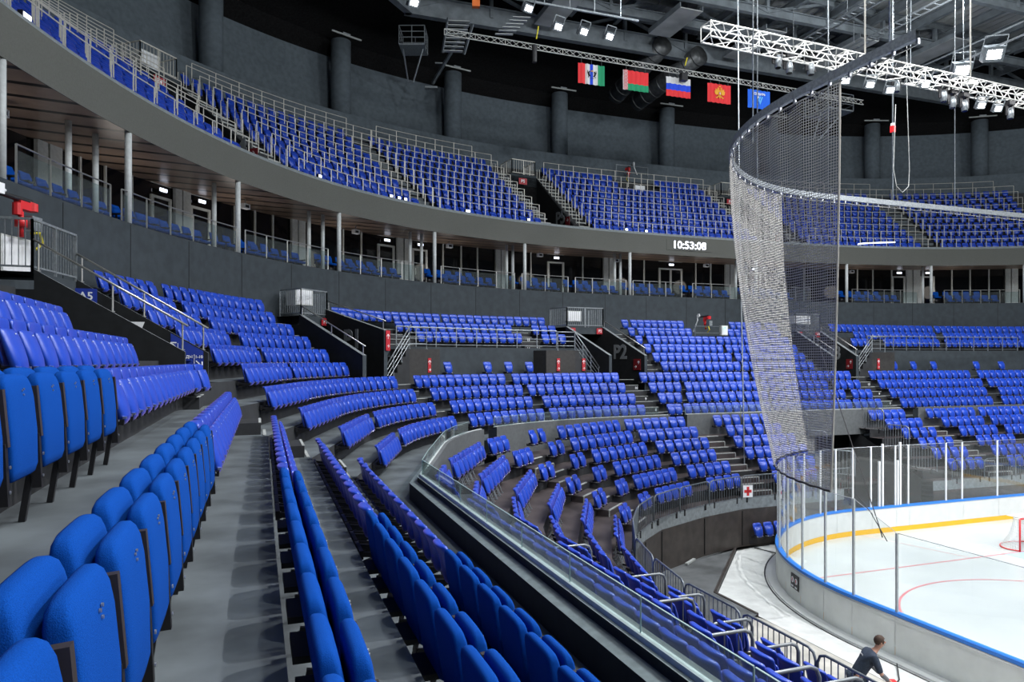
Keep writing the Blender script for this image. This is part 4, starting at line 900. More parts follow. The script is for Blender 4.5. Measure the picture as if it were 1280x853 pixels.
# ------------------------------------------------------------------ boxes: armchairs and front rails
def armchair_mb():
    b = MB(); b.loft([(.42, .10, .16, .03), (.5, .09, .20, .04), (.75, .03, .21, .04), (.87, .0, .18, .03)], fabric, 12, bend=.9, e0=4)
    b.box((.27, 0, .44), (.40, .40, .09), fabric); b.box((.27, 0, .2), (.1, .3, .4), blackm)
    for s in (-.23, .23): b.box((.25, s, .56), (.34, .04, .05), blackm); b.box((.25, s, .3), (.05, .03, .5), blackm)
    return b
am = armchair_mb().mesh('box_armchair', True); nb = 0
BOX = [(26.9, 29.9), (31.1, 35.6), (37.5, 41.0), (43.1, 46.9), (49.5, 52.9), (54.8, 57.2), (58.4, 61.2), (62.4, 65.2), (66.7, 69.5), (71.2, 74.4), (79.1, 82.6), (85.9, 89.4)]
for bi, (a, c) in enumerate(BOX):
    for row in (0, 1):
        a2, c2 = (a, c) if row == 0 else (a - .3, c - .5); t = -.78 if row == 0 else -1.95; z = 10.84 if row == 0 else 11.2; n_ = int((c2 - a2) / .56)
        for i in range(n_):
            p, n = ring(a2 + (c2 - a2) * (i + .5) / n_, t); o = bpy.data.objects.new('box_armchair', am); COL.objects.link(o); o.location = (p[0], p[1], z); o.rotation_euler = (0, 0, math.atan2(n[1], n[0]))
            tag(o, f'blue armchair, {ordn(i + 1)} in the {"front" if row == 0 else "back"} row of the {ordn(bi + 1)} box past gangway A5', 'seat', 'armchairs in the boxes')
    s0, s1 = a - .4, c + (1.0 if bi not in (0, 5, 6, 7) else .3); n_ = max(2, int((s1 - s0) / 1.15)); r = empty('box_railing', (0, 0, 0), label=f'glass railing with steel posts in front of the {ordn(bi + 1)} box past gangway A5', cat='railing')
    ss = np.linspace(s0, s1, n_ + 1); p, _ = ring(ss, np.full(n_ + 1, -.07)); b = MB(); b.tube([(*q, 12.0) for q in p], .02, steel, 6); b.build('top_rail', r)
    for q in p: b = MB(); b.bar((*q, 11.1), (*q, 12.0), .04, .04, steel); b.build('post', r)
    for q, w in zip(p[:-1], p[1:]): b = MB(); b.bar((*q, 11.5), (*w, 11.5), .01, .74, boxglass); b.build('glass_pane', r)
# ------------------------------------------------------------------ arena floor, ice, boards
def rrect(w, l, r, step=.35):
    pts = []
    for cx, cy, a0 in ((-(w - r), -(l - r), 180), (-(w - r), l - r, 90 + 90), (w - r, l - r, 90), (w - r, -(l - r), 0)):
        pass
    def arc(cx, cy, a0, a1): n = int(abs(a1 - a0) / 90 * r * 1.57 / step); return [(cx + r * math.cos(R(a0 + (a1 - a0) * i / n)), cy + r * math.sin(R(a0 + (a1 - a0) * i / n))) for i in range(n + 1)]
    return arc(-(w - r), -(l - r), 270, 180) + arc(-(w - r), l - r, 180, 90) + arc(w - r, l - r, 90, 0) + arc(w - r, -(l - r), 0, -90)
RW, RLEN, RR = 13.1, 30.12, 8.5
BP = rs(np.array(rrect(RW, RLEN, RR) + [rrect(RW, RLEN, RR)[0]]), .12)[:-1]; BPc = np.vstack([BP, BP[:1]]); BL = np.r_[0, np.cumsum(np.hypot(*np.diff(BPc, axis=0).T))]
def bpos(l, off=0):
    l = l % BL[-1]; x, y = np.interp(l, BL, BPc[:, 0]), np.interp(l, BL, BPc[:, 1]); d = np.array((np.interp((l + .3) % BL[-1], BL, BPc[:, 0]) - np.interp((l - .3) % BL[-1], BL, BPc[:, 0]), np.interp((l + .3) % BL[-1], BL, BPc[:, 1]) - np.interp((l - .3) % BL[-1], BL, BPc[:, 1])))
    d /= np.hypot(*d); n = np.array((d[1], -d[0])); return np.array((x, y)) + n * off, n
def lof(x, y): return BL[np.hypot(*(BPc[:-1] - (x, y)).T).argmin()]
b = MB(); n = len(BP); b.add([(*p, 0.02) for p in BP], [tuple(range(n - 1, -1, -1))], icem)
def band(pts, w, m, z=.024):
    pts = np.array(pts, float); d = np.gradient(pts, axis=0); d /= np.hypot(*d.T)[:, None]; nn = np.stack([-d[:, 1], d[:, 0]], 1) * w / 2; N = len(pts)
    b.grid([np.c_[pts - nn, np.full(N, z)], np.c_[pts + nn, np.full(N, z)]], m)
redline = mat('ice_red_line', (.60, .22, .24), .3); redthin = mat('ice_thin_red', (.66, .38, .38), .3); creasem = mat('crease_blue', (.40, .60, .80), .3)
band([(-11.7, 26.15), (11.7, 26.15)], .07, redline); band([(-11.7, -26.15), (11.7, -26.15)], .07, redline)
for sx in (-1, 1):
    for sy in (-1, 1): band([(sx * 7 + 4.5 * math.cos(t), sy * 20 + 4.5 * math.sin(t)) for t in np.linspace(0, 2 * math.pi, 90)], .07, redline); band([(sx * 7 + .15 * math.cos(t), sy * 20 + .15 * math.sin(t)) for t in np.linspace(0, 2 * math.pi, 20)], .3, redline, .025)
band([(4.5 * math.cos(t), 4.5 * math.sin(t)) for t in np.linspace(0, 2 * math.pi, 90)], .07, mat('ice_blue_line', (.25, .38, .75), .3)); band([(-13, 0), (13, 0)], .3, redline, .025); band([(-13, 7.5), (13, 7.5)], .3, MATS['ice_blue_line'], .026); band([(-13, -7.5), (13, -7.5)], .3, MATS['ice_blue_line'], .026)
band([(-3.4, 26.15), (-4.4, 30.0)], .05, redthin); band([(3.4, 26.15), (4.4, 30.0)], .05, redthin)
t = np.linspace(math.pi, 2 * math.pi, 30); b.add([(1.8 * math.cos(a), 26.1 + 1.8 * math.sin(a), .0235) for a in t], [tuple(range(30))], creasem)
b.build('floor_ice', kind='structure')
# surrounds: white apron, rubber walk, beige slab
b = MB(); b.add([(-60, -60, -.06), (60, -60, -.06), (60, 60, -.06), (-60, 60, -.06)], [(0, 1, 2, 3)], rubber); b.build('floor_slab', kind='structure')
b = MB(); ap = [(-14.45, -40), (-14.45, 25.9), (-10.55, 30.05), (-8.2, 30.9), (8.2, 30.9), (10.55, 30.05), (14.45, 25.9), (14.45, -40)]
b.add([(x, y, .0) for x, y in ap], [tuple(range(8))], whitefl)
b.build('floor_apron', kind='structure')
b = MB(); b.add([(-20.5, -40, -.01), (-14.45, -40, -.01), (-14.45, 23.8, -.01), (-14.9, 24.6, -.01), (-20.5, 21.5, -.01)], [(0, 1, 2, 3, 4)], beige); b.build('floor_side', kind='structure')
b = MB(); P = lcurve(.38); pts = rs([p for p in P if p[1] > 20 and p[0] < .5], .2); inner = [(-14.5, 24.0), (-14.5, 25.95), (-10.6, 30.1), (-9.0, 30.2), (-6, 30.3), (0, 30.4)]; M_ = 80
def even(q): q = np.array(q, float); L = np.r_[0, np.cumsum(np.hypot(*np.diff(q, axis=0).T))]; t = np.linspace(0, L[-1], M_); return np.c_[np.interp(t, L, q[:, 0]), np.interp(t, L, q[:, 1]), np.full(M_, .07)]
b.grid([even(pts) + (0, .0, 0), even(inner)], rubber)
for a, c in zip(inner[:3], inner[1:4]): b.bar((*a, .045), (*c, .045), .09, .09, brownp)
b.build('floor_rubber', kind='structure'); weld(bpy.data.objects['floor_rubber'])
# threshold pieces along the skirting
for i, (x, y, rz) in enumerate(((-13.4, 28.9, 35), (-10.2, 30.25, 12))):
    b = MB(); b.box((x, y, .12), (.75, .10, .06), nosing, R(rz)); o = b.build('wooden_batten'); tag(o, f'short pale wooden batten on the floor at the brown skirting, {"nearer the tube barriers" if i == 0 else "nearer the four floor seats"}', 'batten')
# boards
boards = empty('rink_boards', (0, 0, 0), label='white hockey rink boards with blue cap, yellow kick strip and glass above', cat='rink boards')
l_start, l_end = lof(-RW, 2.0), lof(RW, 21)
st_pts = [(-13.1, 15.2), (-13.1, 17.47), (-13.1, 20.6), (-13.05, 21.85), (-12.9, 22.95), (-12.45, 24.1), (-12.0, 25.15), (-11.4, 26.1), (-10.55, 27.1), (-9.5, 28.1), (-8.6, 28.8), (-7.72, 29.29), (-6.73, 29.68), (-5.81, 29.97), (-4.82, 30.12), (-3.86, 30.12), (-2.59, 30.12), (-1.86, 30.12), (.29, 30.12), (1.35, 30.12), (3.47, 30.12), (5.6, 30), (7.6, 29.3), (9.5, 28.1), (11, 26.5), (12, 25.1), (12.9, 23)]
st_l = [lof(-13.1, y) for y in (3, 5.4, 7.8, 10.2, 12.7)] + [lof(*p) for p in st_pts]
def bstrip(l0, l1, prof, m, mb, step=.3):
    n = max(1, int((l1 - l0) / step)); rows = []
    for off, z in prof: rows.append([(*bpos(l0 + (l1 - l0) * i / n, off)[0], z) for i in range(n + 1)])
    mb.grid(rows, m)
H0 = 1.07
for i in range(len(st_l) - 1):
    l0, l1 = st_l[i] + .006, st_l[i + 1] - .006
    b = MB(); bstrip(l0, l1, [(.0, H0), (.0, .22)], whiteb, b); bstrip(l0, l1, [(-.12, 0), (-.12, H0)], whiteb_o, b); bstrip(l0, l1, [(-.12, H0), (0, H0)], whiteb, b); b.build('board_panel', boards)
b = MB(); bstrip(l_start, l_end, [(.004, .22), (.004, .02)], yellow, b); b.build('kick_strip', boards)['label'] = 'yellow kick strip'
b = MB(); bstrip(l_start, l_end, [(-.145, H0 - .05), (-.145, H0 + .03), (.02, H0 + .03), (.02, H0 - .05)], bluecap, b); b.build('cap_rail', boards)['label'] = 'bright blue cap rail'
b = MB(); bstrip(l_start, l_end, [(-.148, H0 - .11), (-.148, H0 - .065)], screwm, b); b.build('lower_cap_line', boards)
b = MB(); bstrip(l_start, l_end, [(-.42, .0), (-.42, .05), (-.12, .06)], whiteb, b); b.build('foot_strip', boards)
b = MB(); bstrip(l_start, l_end, [(-.50, .004), (-.455, .008)], blackm, b); b.build('cable_line', boards)
HL = lambda l: (1.93 if l < st_l[7] - .01 else 2.52)
k = 0
for i in range(len(st_l) - 1):
    l0, l1 = st_l[i], st_l[i + 1]; h0 = HL(l0) if i != 7 else 1.93; h1 = HL(l1) if i != 6 else 1.93
    if i == 7: h0, h1 = 1.93, 2.52
    n = 3 if 6 < i < 20 else 1; rows = [[(*bpos(l0 + (l1 - l0) * j / n, -.06)[0], H0 + .03) for j in range(n + 1)], [(*bpos(l0 + (l1 - l0) * j / n, -.06)[0], H0 + h0 + (h1 - h0) * j / n) for j in range(n + 1)]]
    r2 = [[(p[0] + .0, p[1], p[2]) for p in r] for r in rows]
    b = MB(); b.grid(rows, rinkglass); b.build('glass_pane', boards); b = MB(); b.tube(rows[1], .009, edgeg if 0 else screwm, 4); b.build('glass_edge', boards)
    p, n_ = bpos(l0, -.065); hh = max(h0, HL(l0)) if i != 7 else 1.93
    c = MB(); c.box((p[0], p[1], H0 + hh / 2), (.05, .055, hh), pilm if i < 14 else whitep, math.atan2(n_[1], n_[0])); c.build('glass_post', boards)
# gate posts in the end boards
for x, h in ((-3.4, 1.9), (-3.22, 2.62), (-2.4, 1.9), (-2.25, 2.65)):
    c = MB(); c.box((x, 30.2, H0 + h / 2), (.07, .07, h), whitep); c.build('gate_post', boards)
for p, d in (((-12.0, 24.75), 0),):
    q, n_ = bpos(lof(-12.35, 24.4), -.135); o = plate('dial_plate', (q[0], q[1], .62), .55, .42, math.atan2(-n_[1], -n_[0]), blackm, 'small black dial plate fixed outside the rounded rink corner', None)
    for y in (-.13, .13):
        c = MB(); c.tube([(.012, y, .04), (.02, y, .04)], .09, whitep, 12); c.bar((.024, y, .0), (.024, y, .1), .004, .03, reddark); c.bar((.024, y - .08, -.14), (.024, y + .08, -.14), .004, .05, whitep); c.build('dial_face', o)
# goal
g = empty('hockey_goal', (0, 26.15, .02), 0, 'red hockey goal with white net standing on the goal line', 'goal'); b = MB()
for s in (-.915, .915): b.tube([(s, 0, 0), (s, 0, 1.22)], .032, redm, 10)
b.tube([(-.915, 0, 1.22), (.915, 0, 1.22)], .032, redm, 10); b.build('goal_frame', g, True)
base = [(-.915, 0, .03)] + [(-1.12 * math.cos(t) * .95 - .0, .28 + .84 * math.sin(t), .03) for t in np.linspace(.1, math.pi - .1, 18)] + [(.915, 0, .03)]
b = MB(); b.tube(base, .022, redm, 8); b.build('base_bar', g, True)
topc = [(-.915, 0, 1.22)] + [(-.9 * math.cos(t), .12 + .42 * math.sin(t), 1.20) for t in np.linspace(.1, math.pi - .1, 18)] + [(.915, 0, 1.22)]
b = MB(); b.tube(topc, .018, goaln, 8); b.build('top_bar', g, True)
b = MB(); mid = [tuple(np.array(p) * .55 + np.array(q) * .45 + np.array((0, -.10, 0)) * (0 < i < 19)) for i, (p, q) in enumerate(zip(base, topc))]; b.grid([base, mid, topc], goalnet); b.add([*topc], [tuple(range(20))], goalnet); o = b.build('net', g)
def uvs(o, fn):
    uv = o.data.uv_layers.new(name='UVMap')
    for p in o.data.polygons:
        for li in p.loop_indices: uv.data[li].uv = fn(o.data.vertices[o.data.loops[li].vertex_index].co)
uvs(o, lambda c: (math.atan2(c[1] - .0, c[0]) * 1.2, c[2] * 1.2 + c[1] * .5))
b = MB(); b.box((0, .3, 1.25), (1.7, .5, .02), goaln); b.build('top_panel', g)
# ------------------------------------------------------------------ curtain track, netting, ropes
TZ = 13.95
def tarc(cx, cy, r, a0, a1, n=22): return [(cx + r * math.cos(R(a0 + (a1 - a0) * i / n)), cy + r * math.sin(R(a0 + (a1 - a0) * i / n))) for i in range(n + 1)]
TR = np.array([(-14.7, 18.7), (-14.7, 21.9)] + tarc(-5.6, 21.9, 9.1, 180, 90) + [(8, 31), (13, 30.2)])
TRd = rs(TR, .3); tr = empty('curtain_track', (0, 0, 0), label='curved grey curtain track hung over the rink end, carrying the netting', cat='track')
b = MB(); N = len(TRd); d = np.gradient(TRd, axis=0); d /= np.hypot(*d.T)[:, None]; nn = np.stack([-d[:, 1], d[:, 0]], 1) * .06
b.grid([np.c_[TRd - nn, np.full(N, TZ - .09)], np.c_[TRd - nn, np.full(N, TZ + .12)], np.c_[TRd + nn, np.full(N, TZ + .12)], np.c_[TRd + nn, np.full(N, TZ - .09)], np.c_[TRd - nn, np.full(N, TZ - .09)]], galv); b.build('track_beam', tr)
b = MB(); b.tube([(*p, TZ - .20) for p in TRd], .016, steel, 5); b.build('glider_rod', tr)
b = MB()
b = None
for p in TRd[::2]: b = MB(); b.box((p[0], p[1], TZ - .14), (.06, .06, .12), screwm); b.build('glider', tr)
def tl(x, y): return np.hypot(*(TRd - (x, y)).T).argmin()
i0, i1 = tl(-14.7, 20.9), tl(-8.2, 31); top = TRd[i0:i1 + 1]; M = len(top)
def gl_l(i): return lof(-13.1, 22.6) + (lof(-7.3, 29.5) - lof(-13.1, 22.6)) * i / (M - 1)
rows = []; K = 26
for k in range(K + 1):
    f = k / K; w = f ** 1.7; row = []
    for i in range(M):
        q, _ = bpos(gl_l(i), -.16); p = top[i] * (1 - w) + q * w
        fold = .05 * math.sin(i * 1.9) * (1 - .3 * f); dd = d[i0 + i]; p = p + np.array((-dd[1], dd[0])) * fold; row.append((p[0], p[1], (TZ - .22) * (1 - f) + 3.65 * f))
    rows.append(row)
b = MB(); b.grid(rows, netm); o = b.build('safety_netting', None, True); tag(o, 'tall grey safety netting hanging from the curved track round the rink corner', 'netting')
L_ = np.r_[0, np.cumsum(np.hypot(*np.diff(top, axis=0).T))]
uv = o.data.uv_layers.new(name='UVMap')
for p in o.data.polygons:
    for li in p.loop_indices: vi = o.data.loops[li].vertex_index; uv.data[li].uv = (L_[vi % M], (vi // M) * (TZ - 3.6) / K)
b = MB(); b.tube([rows[k][0] for k in range(K + 1)], .03, mat('net_hem', (.34, .33, .30), .8), 6); b.tube([rows[k][-1] for k in range(K + 1)], .02, MATS['net_hem'], 6); b.build('hem_cord', o); 
b = MB(); b.tube(rows[K], .03, blackm, 6); b.build('bottom_cord', o)
# suspension ropes
def rope(name, pts, r, label, m=galv, cat='cable', n=6): b = MB(); b.tube(pts, r, m, n); o = b.build(name, None, True); return tag(o, label, cat)
rope('steel_cable', [(-14.0, 24.5, 29.4), (-13.95, 24.5, 20)], .012, 'thin cable rising above the corner of the curtain track') if 0 else None
def at(u, v, d): k = (u - 640) / FPX; return (CAM[0] + d * (SN + CS * k), CAM[1] + d * (CS - SN * k), CAM[2] + (450.3 - v) * d / FPX)
rope('steel_cable', [at(922, -60, 31), at(924, 250, 31), at(929, 500, 31), at(932, 668, 27.6)], .028, 'long thin cable falling from the roof to the rubber floor before the red cross')
for (x, y), lb in (((-12.9, 26.2), 'by the bend nearest the flags'), ((-9.6, 30.1), 'at the netted corner'), ((-5.3, 31.0), 'past the netted corner'), ((1.9, 31.0), 'towards the far run of the track'), ((-14.7, 19.4), 'at the near end of the track')):
    rope('steel_cable', [(x, y, TZ + .1), (x, y, 29.4)], .022, f'thin vertical cable holding the curtain track {lb}')
rope('hoist_cable', [(-1.55, 31.2, TZ - .1), (-1.55, 31.2, 29.4)], .035, 'thicker hoist cable with a red hook block beside the hanging loop')
b = MB(); b.box((0, 0, 0), (.16, .16, .28), redm); b.box((0, 0, .2), (.12, .12, .12), whitep); o = b.build('hook_block', None, False, (-1.55, 31.2, 17.25)); tag(o, 'small red and white hook block on the hoist cable', 'hook')
rope('rope_loop', [(-1.5, 31.1, 18.3), (-1.62, 31.1, 15.5), (-1.45, 31.1, 14.75), (-1.1, 31.1, 14.5), (-.75, 31.1, 14.8), (-.7, 31.1, 15.6), (-.85, 31.1, 19.0), (-.85, 31.1, 29.4)], .016, 'pale rope hanging in a loop beside the hoist cable', nosing, 'rope')
rope('floor_cord', [at(1021, 380, 30.0), at(1024, 560, 24), at(1098, 660, 17.6), at(1109, 678, 17.4)], .012, 'thin dark cord slanting down through the rink glass', blackm, 'cord') if 0 else None
# ------------------------------------------------------------------ lighting truss and flag truss
def truss(name, p, q, h, w, m, label, bay=.5, r=.028, r2=.014, cat='truss'):
    t = empty(name, (0, 0, 0), label=label, cat=cat); p, q = np.array(p, float), np.array(q, float); L = np.linalg.norm(q - p); e = (q - p) / L; s = np.array((-e[1], e[0], 0)); u = np.array((0, 0, 1.))
    C = [s * a * w / 2 + u * c * h / 2 for a, c in ((-1, -1), (1, -1), (1, 1), (-1, 1))]
    for c in C: b = MB(); b.tube([p + c, q + c], r, m, 6); b.build('chord', t)
    b = MB(); n = int(L / bay)
    for i in range(n):
        a0, a1 = p + e * L * i / n, p + e * L * (i + 1) / n
        for k in range(4):
            c0, c1 = C[k], C[(k + 1) % 4]
            if i % 2: c0, c1 = c1, c0
            b.bar(a0 + c0, a1 + c1, r2 * 2, r2 * 2, m)
        if i % 4 == 0:
            for k in range(4): b.bar(a0 + C[k], a0 + C[(k + 1) % 4], r2 * 2, r2 * 2, m)
    b.build('lattice', t); return t
truss('lighting_truss', (-13.4, 28.0, 18.27), (12, 29.1, 18.27), .52, .52, alum, 'bright aluminium box truss carrying stage lamps over the rink end')
truss('flag_truss', (-18.4, 44, 24.45), (10.05, 44, 24.2), .30, .05, alum, 'thin grey lattice truss from which the five flags hang', .42, .016, .008)
for x, lb in ((-5.8, 'first'), (.1, 'second'), (6.6, 'third')):
    rope('truss_cable', [(x, 28.3 + (x + 13.4) * .043, 18.5), (x, 28.3 + (x + 13.4) * .043, 29.4)], .035, f'pale cable holding up the lighting truss, {lb} from its free end', steel_u)
    b = MB(); b.box((0, 0, 0), (.5, .3, .16), alum); b.tube([(-.3, 0, .1), (0, 0, .25), (.3, 0, .1)], .03, alum, 6); o = b.build('truss_clamp', None, False, (x, 28.3 + (x + 13.4) * .043, 18.62)); tag(o, f'metal hoist clamp on the lighting truss, {lb} from its free end', 'clamp')
# flags
def flag(x0, w, h, parts, name, label):
    o = empty('hanging_flag', (x0, 44, 23.93), 0, label, 'flag'); nx_ = 28
    def wave(x): return .035 * math.sin(x * 19) + .02 * math.sin(x * 41 + 1)
    for (a, c, z0, z1, m, nm) in parts:
        b = MB(); n = max(2, int((c - a) * nx_)); xs = [a * w + (c - a) * w * i / n for i in range(n + 1)]; zz = (-h * z0, -h * z1); off = 0 if nm == 'cloth' else -.03
        b.grid([[(x, wave(x) + off, z) for x in xs] for z in zz], m); b.grid([[(x, wave(x) + off + .012, z) for x in xs] for z in zz[::-1]], m); b.build(nm, o, True)
    b = MB()
    for x in (.12 * w, .5 * w, .88 * w): b.tube([(x, 0, 0), (x, 0, .42)], .008, galv, 4)
    b.build('hanging_cord', o); return o
fw, fh = 1.66, 1.14
f1 = flag(-10.66, fw, fh, [(0, .27, 0, 1, redc, 'cloth'), (.27, .45, 0, 1, whitec, 'cloth'), (.45, .55, 0, 1, bluec, 'cloth'), (.55, .73, 0, 1, whitec, 'cloth'), (.73, 1, 0, 1, greenm, 'cloth')], '', 'flag of red, white, blue, white and green upright stripes with an emblem')
b = MB()
for sgn in (-1, 1):      # two dark animals beside the blue stripe and a golden loaf
    b.tube([(fw * .5 + sgn * .10, -.06, -.70), (fw * .5 + sgn * .19, -.06, -.62), (fw * .5 + sgn * .20, -.06, -.50), (fw * .5 + sgn * .15, -.06, -.42)], [.03, .05, .045, .03], blackm, 6)
    b.tube([(fw * .5 + sgn * .20, -.06, -.60), (fw * .5 + sgn * .27, -.06, -.52), (fw * .5 + sgn * .25, -.06, -.38)], .02, blackm, 5); b.tube([(fw * .5 + sgn * .17, -.06, -.66), (fw * .5 + sgn * .23, -.06, -.78)], .02, blackm, 5)
b.tube([(fw * .5 - .07, -.06, -.42), (fw * .5, -.06, -.38), (fw * .5 + .07, -.06, -.42)], .03, gold, 6); b.bar((fw * .5 - .13, -.06, -.8), (fw * .5 + .13, -.06, -.8), .01, .02, blackm); b.build('emblem', f1)
f2 = flag(-7.81, fw, fh, [(0, .17, 0, 1, whitec, 'cloth'), (.17, 1, 0, .66, redc, 'cloth'), (.17, 1, .66, 1, greenm, 'cloth')], '', 'red over green flag with a white ornament band at the hoist')
b = MB()
for i in range(6):
    for (dx, dz) in ((.5, .5), (.2, .2), (.8, .2), (.2, .8), (.8, .8), (.5, .1), (.5, .9), (.1, .5), (.9, .5)): z = -fh * (i + dz) / 6; x = .17 * fw * dx; b.box((x, -.055, z), (.045, .004, .045), redc)
b.build('ornament', f2)
flag(-4.94, fw, fh, [(0, 1, 0, .335, whitec, 'cloth'), (0, 1, .335, .665, bluec, 'cloth'), (0, 1, .665, 1, redc, 'cloth')], '', 'white, blue and red striped flag, the middle one of five')
f4 = flag(-2.07, fw, fh, [(0, 1, 0, 1, redc, 'cloth')], '', 'plain red flag with a golden double-headed eagle')
b = MB(); cx, cz = fw * .5, -.55
b.prism([(0, 0)] * 3, 0, 0, gold) if 0 else None
def flat(mb, poly, m, y=-.055): mb.add([(cx + x, y, cz + z) for x, z in poly], [tuple(range(len(poly)))], m)
flat(b, [(-.07, .18), (.07, .18), (.11, 0), (.09, -.2), (0, -.36), (-.09, -.2), (-.11, 0)], gold)
for s in (-1, 1):
    flat(b, [(s * .08, .12), (s * .16, .30), (s * .22, .16), (s * .30, .27), (s * .32, .10), (s * .38, .12), (s * .34, -.08), (s * .20, -.14), (s * .08, -.05)], gold)
    flat(b, [(s * .04, .16), (s * .05, .30), (s * .12, .33), (s * .16, .28), (s * .10, .26), (s * .09, .16)], gold); flat(b, [(s * .08, -.15), (s * .24, -.28), (s * .30, -.24), (s * .26, -.34), (s * .16, -.30), (s * .06, -.22)], gold)
flat(b, [(-.07, .36), (-.05, .45), (0, .40), (.05, .45), (.07, .36)], gold); flat(b, [(-.06, .05), (.06, .05), (.07, -.08), (0, -.16), (-.07, -.08)], redc, -.065); flat(b, [(-.03, .03), (.03, .05), (.04, -.1), (-.02, -.08)], whitep, -.07); flat(b, [(-.05, 0), (-.02, .05), (-.01, -.06)], bluec, -.075); b.build('emblem', f4)
f5 = flag(.86, fw, fh, [(0, 1, 0, 1, bluec2, 'cloth')], '', 'bright blue flag with white word and pale triangle badge')
text('СИБИРЬ', .21, whitep, f5, (fw * .5, -.07, -.27), (R(90), 0, 0), 'lettering', .002, bold=.006)
b = MB(); cx, cz = fw * .5, -.6
flat(b, [(-.24, .20), (-.04, .20), (-.14, .02)], whitep, -.06); flat(b, [(0, .20), (.12, .20), (.01, 0), (-.06, .08)], cyanc, -.06); flat(b, [(.16, .20), (.26, .20), (.04, -.30), (-.02, -.20)], cyanc, -.062); flat(b, [(-.10, -.02), (-.04, .06), (.03, -.08), (-.03, -.18)], cyanc, -.06); b.build('badge', f5)
# ------------------------------------------------------------------ roof steel, deck, ducts, catwalks
b = MB(); n = 230; xs = np.linspace(-34, 34, n + 1); rows = [[], []]
vs = []; fs = []
for i, x in enumerate(xs):
    z = 29.55 + (.09 if i % 2 else 0); vs += [(x, -46, z), (x, 47.5, z)]
b.add(vs, [(2 * i, 2 * i + 1, 2 * i + 3, 2 * i + 2) for i in range(n)], deckm); b.build('ceiling_deck', kind='structure')
def ibeam(mb, p, q, h, w, m=beamm, tw=.03):
    p, q = np.array(p, float), np.array(q, float); mb.bar(p + (0, 0, h / 2), q + (0, 0, h / 2), w, tw * 1.6, m); mb.bar(p - (0, 0, h / 2), q - (0, 0, h / 2), w, tw * 1.6, m); mb.bar(p, q, tw, h, m)
for i, Y in enumerate((48.0, 45.2, 42.4, 37, 30, 22, 12)):
    b = MB(); X1 = 24 if i == 0 else 31; Zb = 27.6 if i == 0 else 27.95
    ibeam(b, (-X1 + (4.3 if i == 0 else 0), Y, Zb), (X1, Y, Zb), 1.15 if i == 0 else .5, .42 if i == 0 else .3)
    ibeam(b, (-X1, Y, 29.25), (X1, Y, 29.25), .4, .3)
    for k, x in enumerate(np.arange(-X1 + 5, X1, 4.5)):
        b.bar((x, Y, Zb), (x, Y, 29.2), .2, .2, beamm)
        if k % 2 == 0: b.bar((x, Y, Zb), (x + 4.5, Y, 29.2), .16, .16, beamm)
        else: b.bar((x + 4.5, Y, Zb), (x, Y, 29.2), .16, .16, beamm)
    b.build('roof_beam', kind='structure')
for X in np.arange(-28, 29, 3.1):
    b = MB(); ibeam(b, (X, -8, 28.75), (X, 47.9, 28.75), .5, .26); b.build('roof_beam', kind='structure')
b = MB(); 
for (x0, y0), (x1, y1) in zip([(-34, 22), (-30.5, 33), (-25, 42)], [(-30.5, 33), (-25, 42), (-19.4, 48)]): ibeam(b, (x0, y0, 27.6), (x1, y1, 27.6), 1.15, .42)
b.build('roof_beam', kind='structure')
b = MB()
for X, Y0, Y1 in ((-11.3, 42.5, 47.2), (-4.2, 42.5, 46), (2.2, 43, 47.3), (8.5, 42, 47), (14, 40, 46)): b.box((X, (Y0 + Y1) / 2, 27.3), (1.5, Y1 - Y0, .05), deckm); [b.box((X + s, (Y0 + Y1) / 2, 27.45), (.06, Y1 - Y0, .3), beamm) for s in (-.75, .75)]
b.build('ceiling_gantry', kind='structure')
for i, (p, q, r, lb) in enumerate(((at(830, 55, 46), at(769, 120, 51), .62, 'nearer the striped flags'), (at(876, 68, 46.5), at(795, 129, 51.5), .62, 'beside its twin'), ((-17, 43.8, 28.5), (-3, 44.0, 28.5), .42, 'running along a roof girder'), ((-2, 46.6, 28.45), (16, 46.9, 28.45), .35, 'running deeper in the roof'))):
    b = MB(); b.tube([p, q], r, duct, 22); P_, Q_ = np.array(p), np.array(q)
    for f in np.linspace(.05, .95, 8): c = P_ + (Q_ - P_) * f; e = (Q_ - P_) / np.linalg.norm(Q_ - P_) * .04; b.tube([c - e, c + e], r * 1.03, duct, 22)
    o = b.build('ventilation_duct', None, True); tag(o, f'round metal ventilation duct, {lb}', 'duct')
def cage(c, rz, w, label):
    o = empty('catwalk_cage', c, rz, label, 'platform'); b = MB(); b.box((0, 0, 0), (w, w, .1), galv); b.build('platform', o); b = MB()
    for h in (.4, .75, 1.1):
        for s in (-1, 1): b.bar((-w / 2, s * w / 2, h), (w / 2, s * w / 2, h), .035, .035, galv); b.bar((s * w / 2, -w / 2, h), (s * w / 2, w / 2, h), .035, .035, galv)
    for x in (-1, 0, 1):
        for y in (-1, 0, 1):
            if x or y: b.bar((x * w / 2, y * w / 2, 0), (x * w / 2, y * w / 2, 1.1), .04, .04, galv)
    b.build('guard_frame', o); b = MB()
    for s in (-1, 1): b.bar((s * w * .4, -.2, 0), (s * w * .1 - .3, .9, -1.6), .07, .07, galv)
    b.build('strut_frame', o); return o
p = at(517, 62, 42.5); cage(p, R(-20), 1.5, 'small railed catwalk platform under the roof, high above the dark wall'); p = at(1036, 143, 50); cage(p, 0, 2.2, 'small railed catwalk platform seen beside the netting')
b = MB(); P0, P1 = np.array(at(573, 24, 39)), np.array(at(566, 66, 39)); 
for i in range(8):
    q = np.array(at(574 - i * 1.2, 27 + i * 5.3, 39 + .1 * i)); b.box(tuple(q), (1.15, .24, .04), deckm, R(-15))
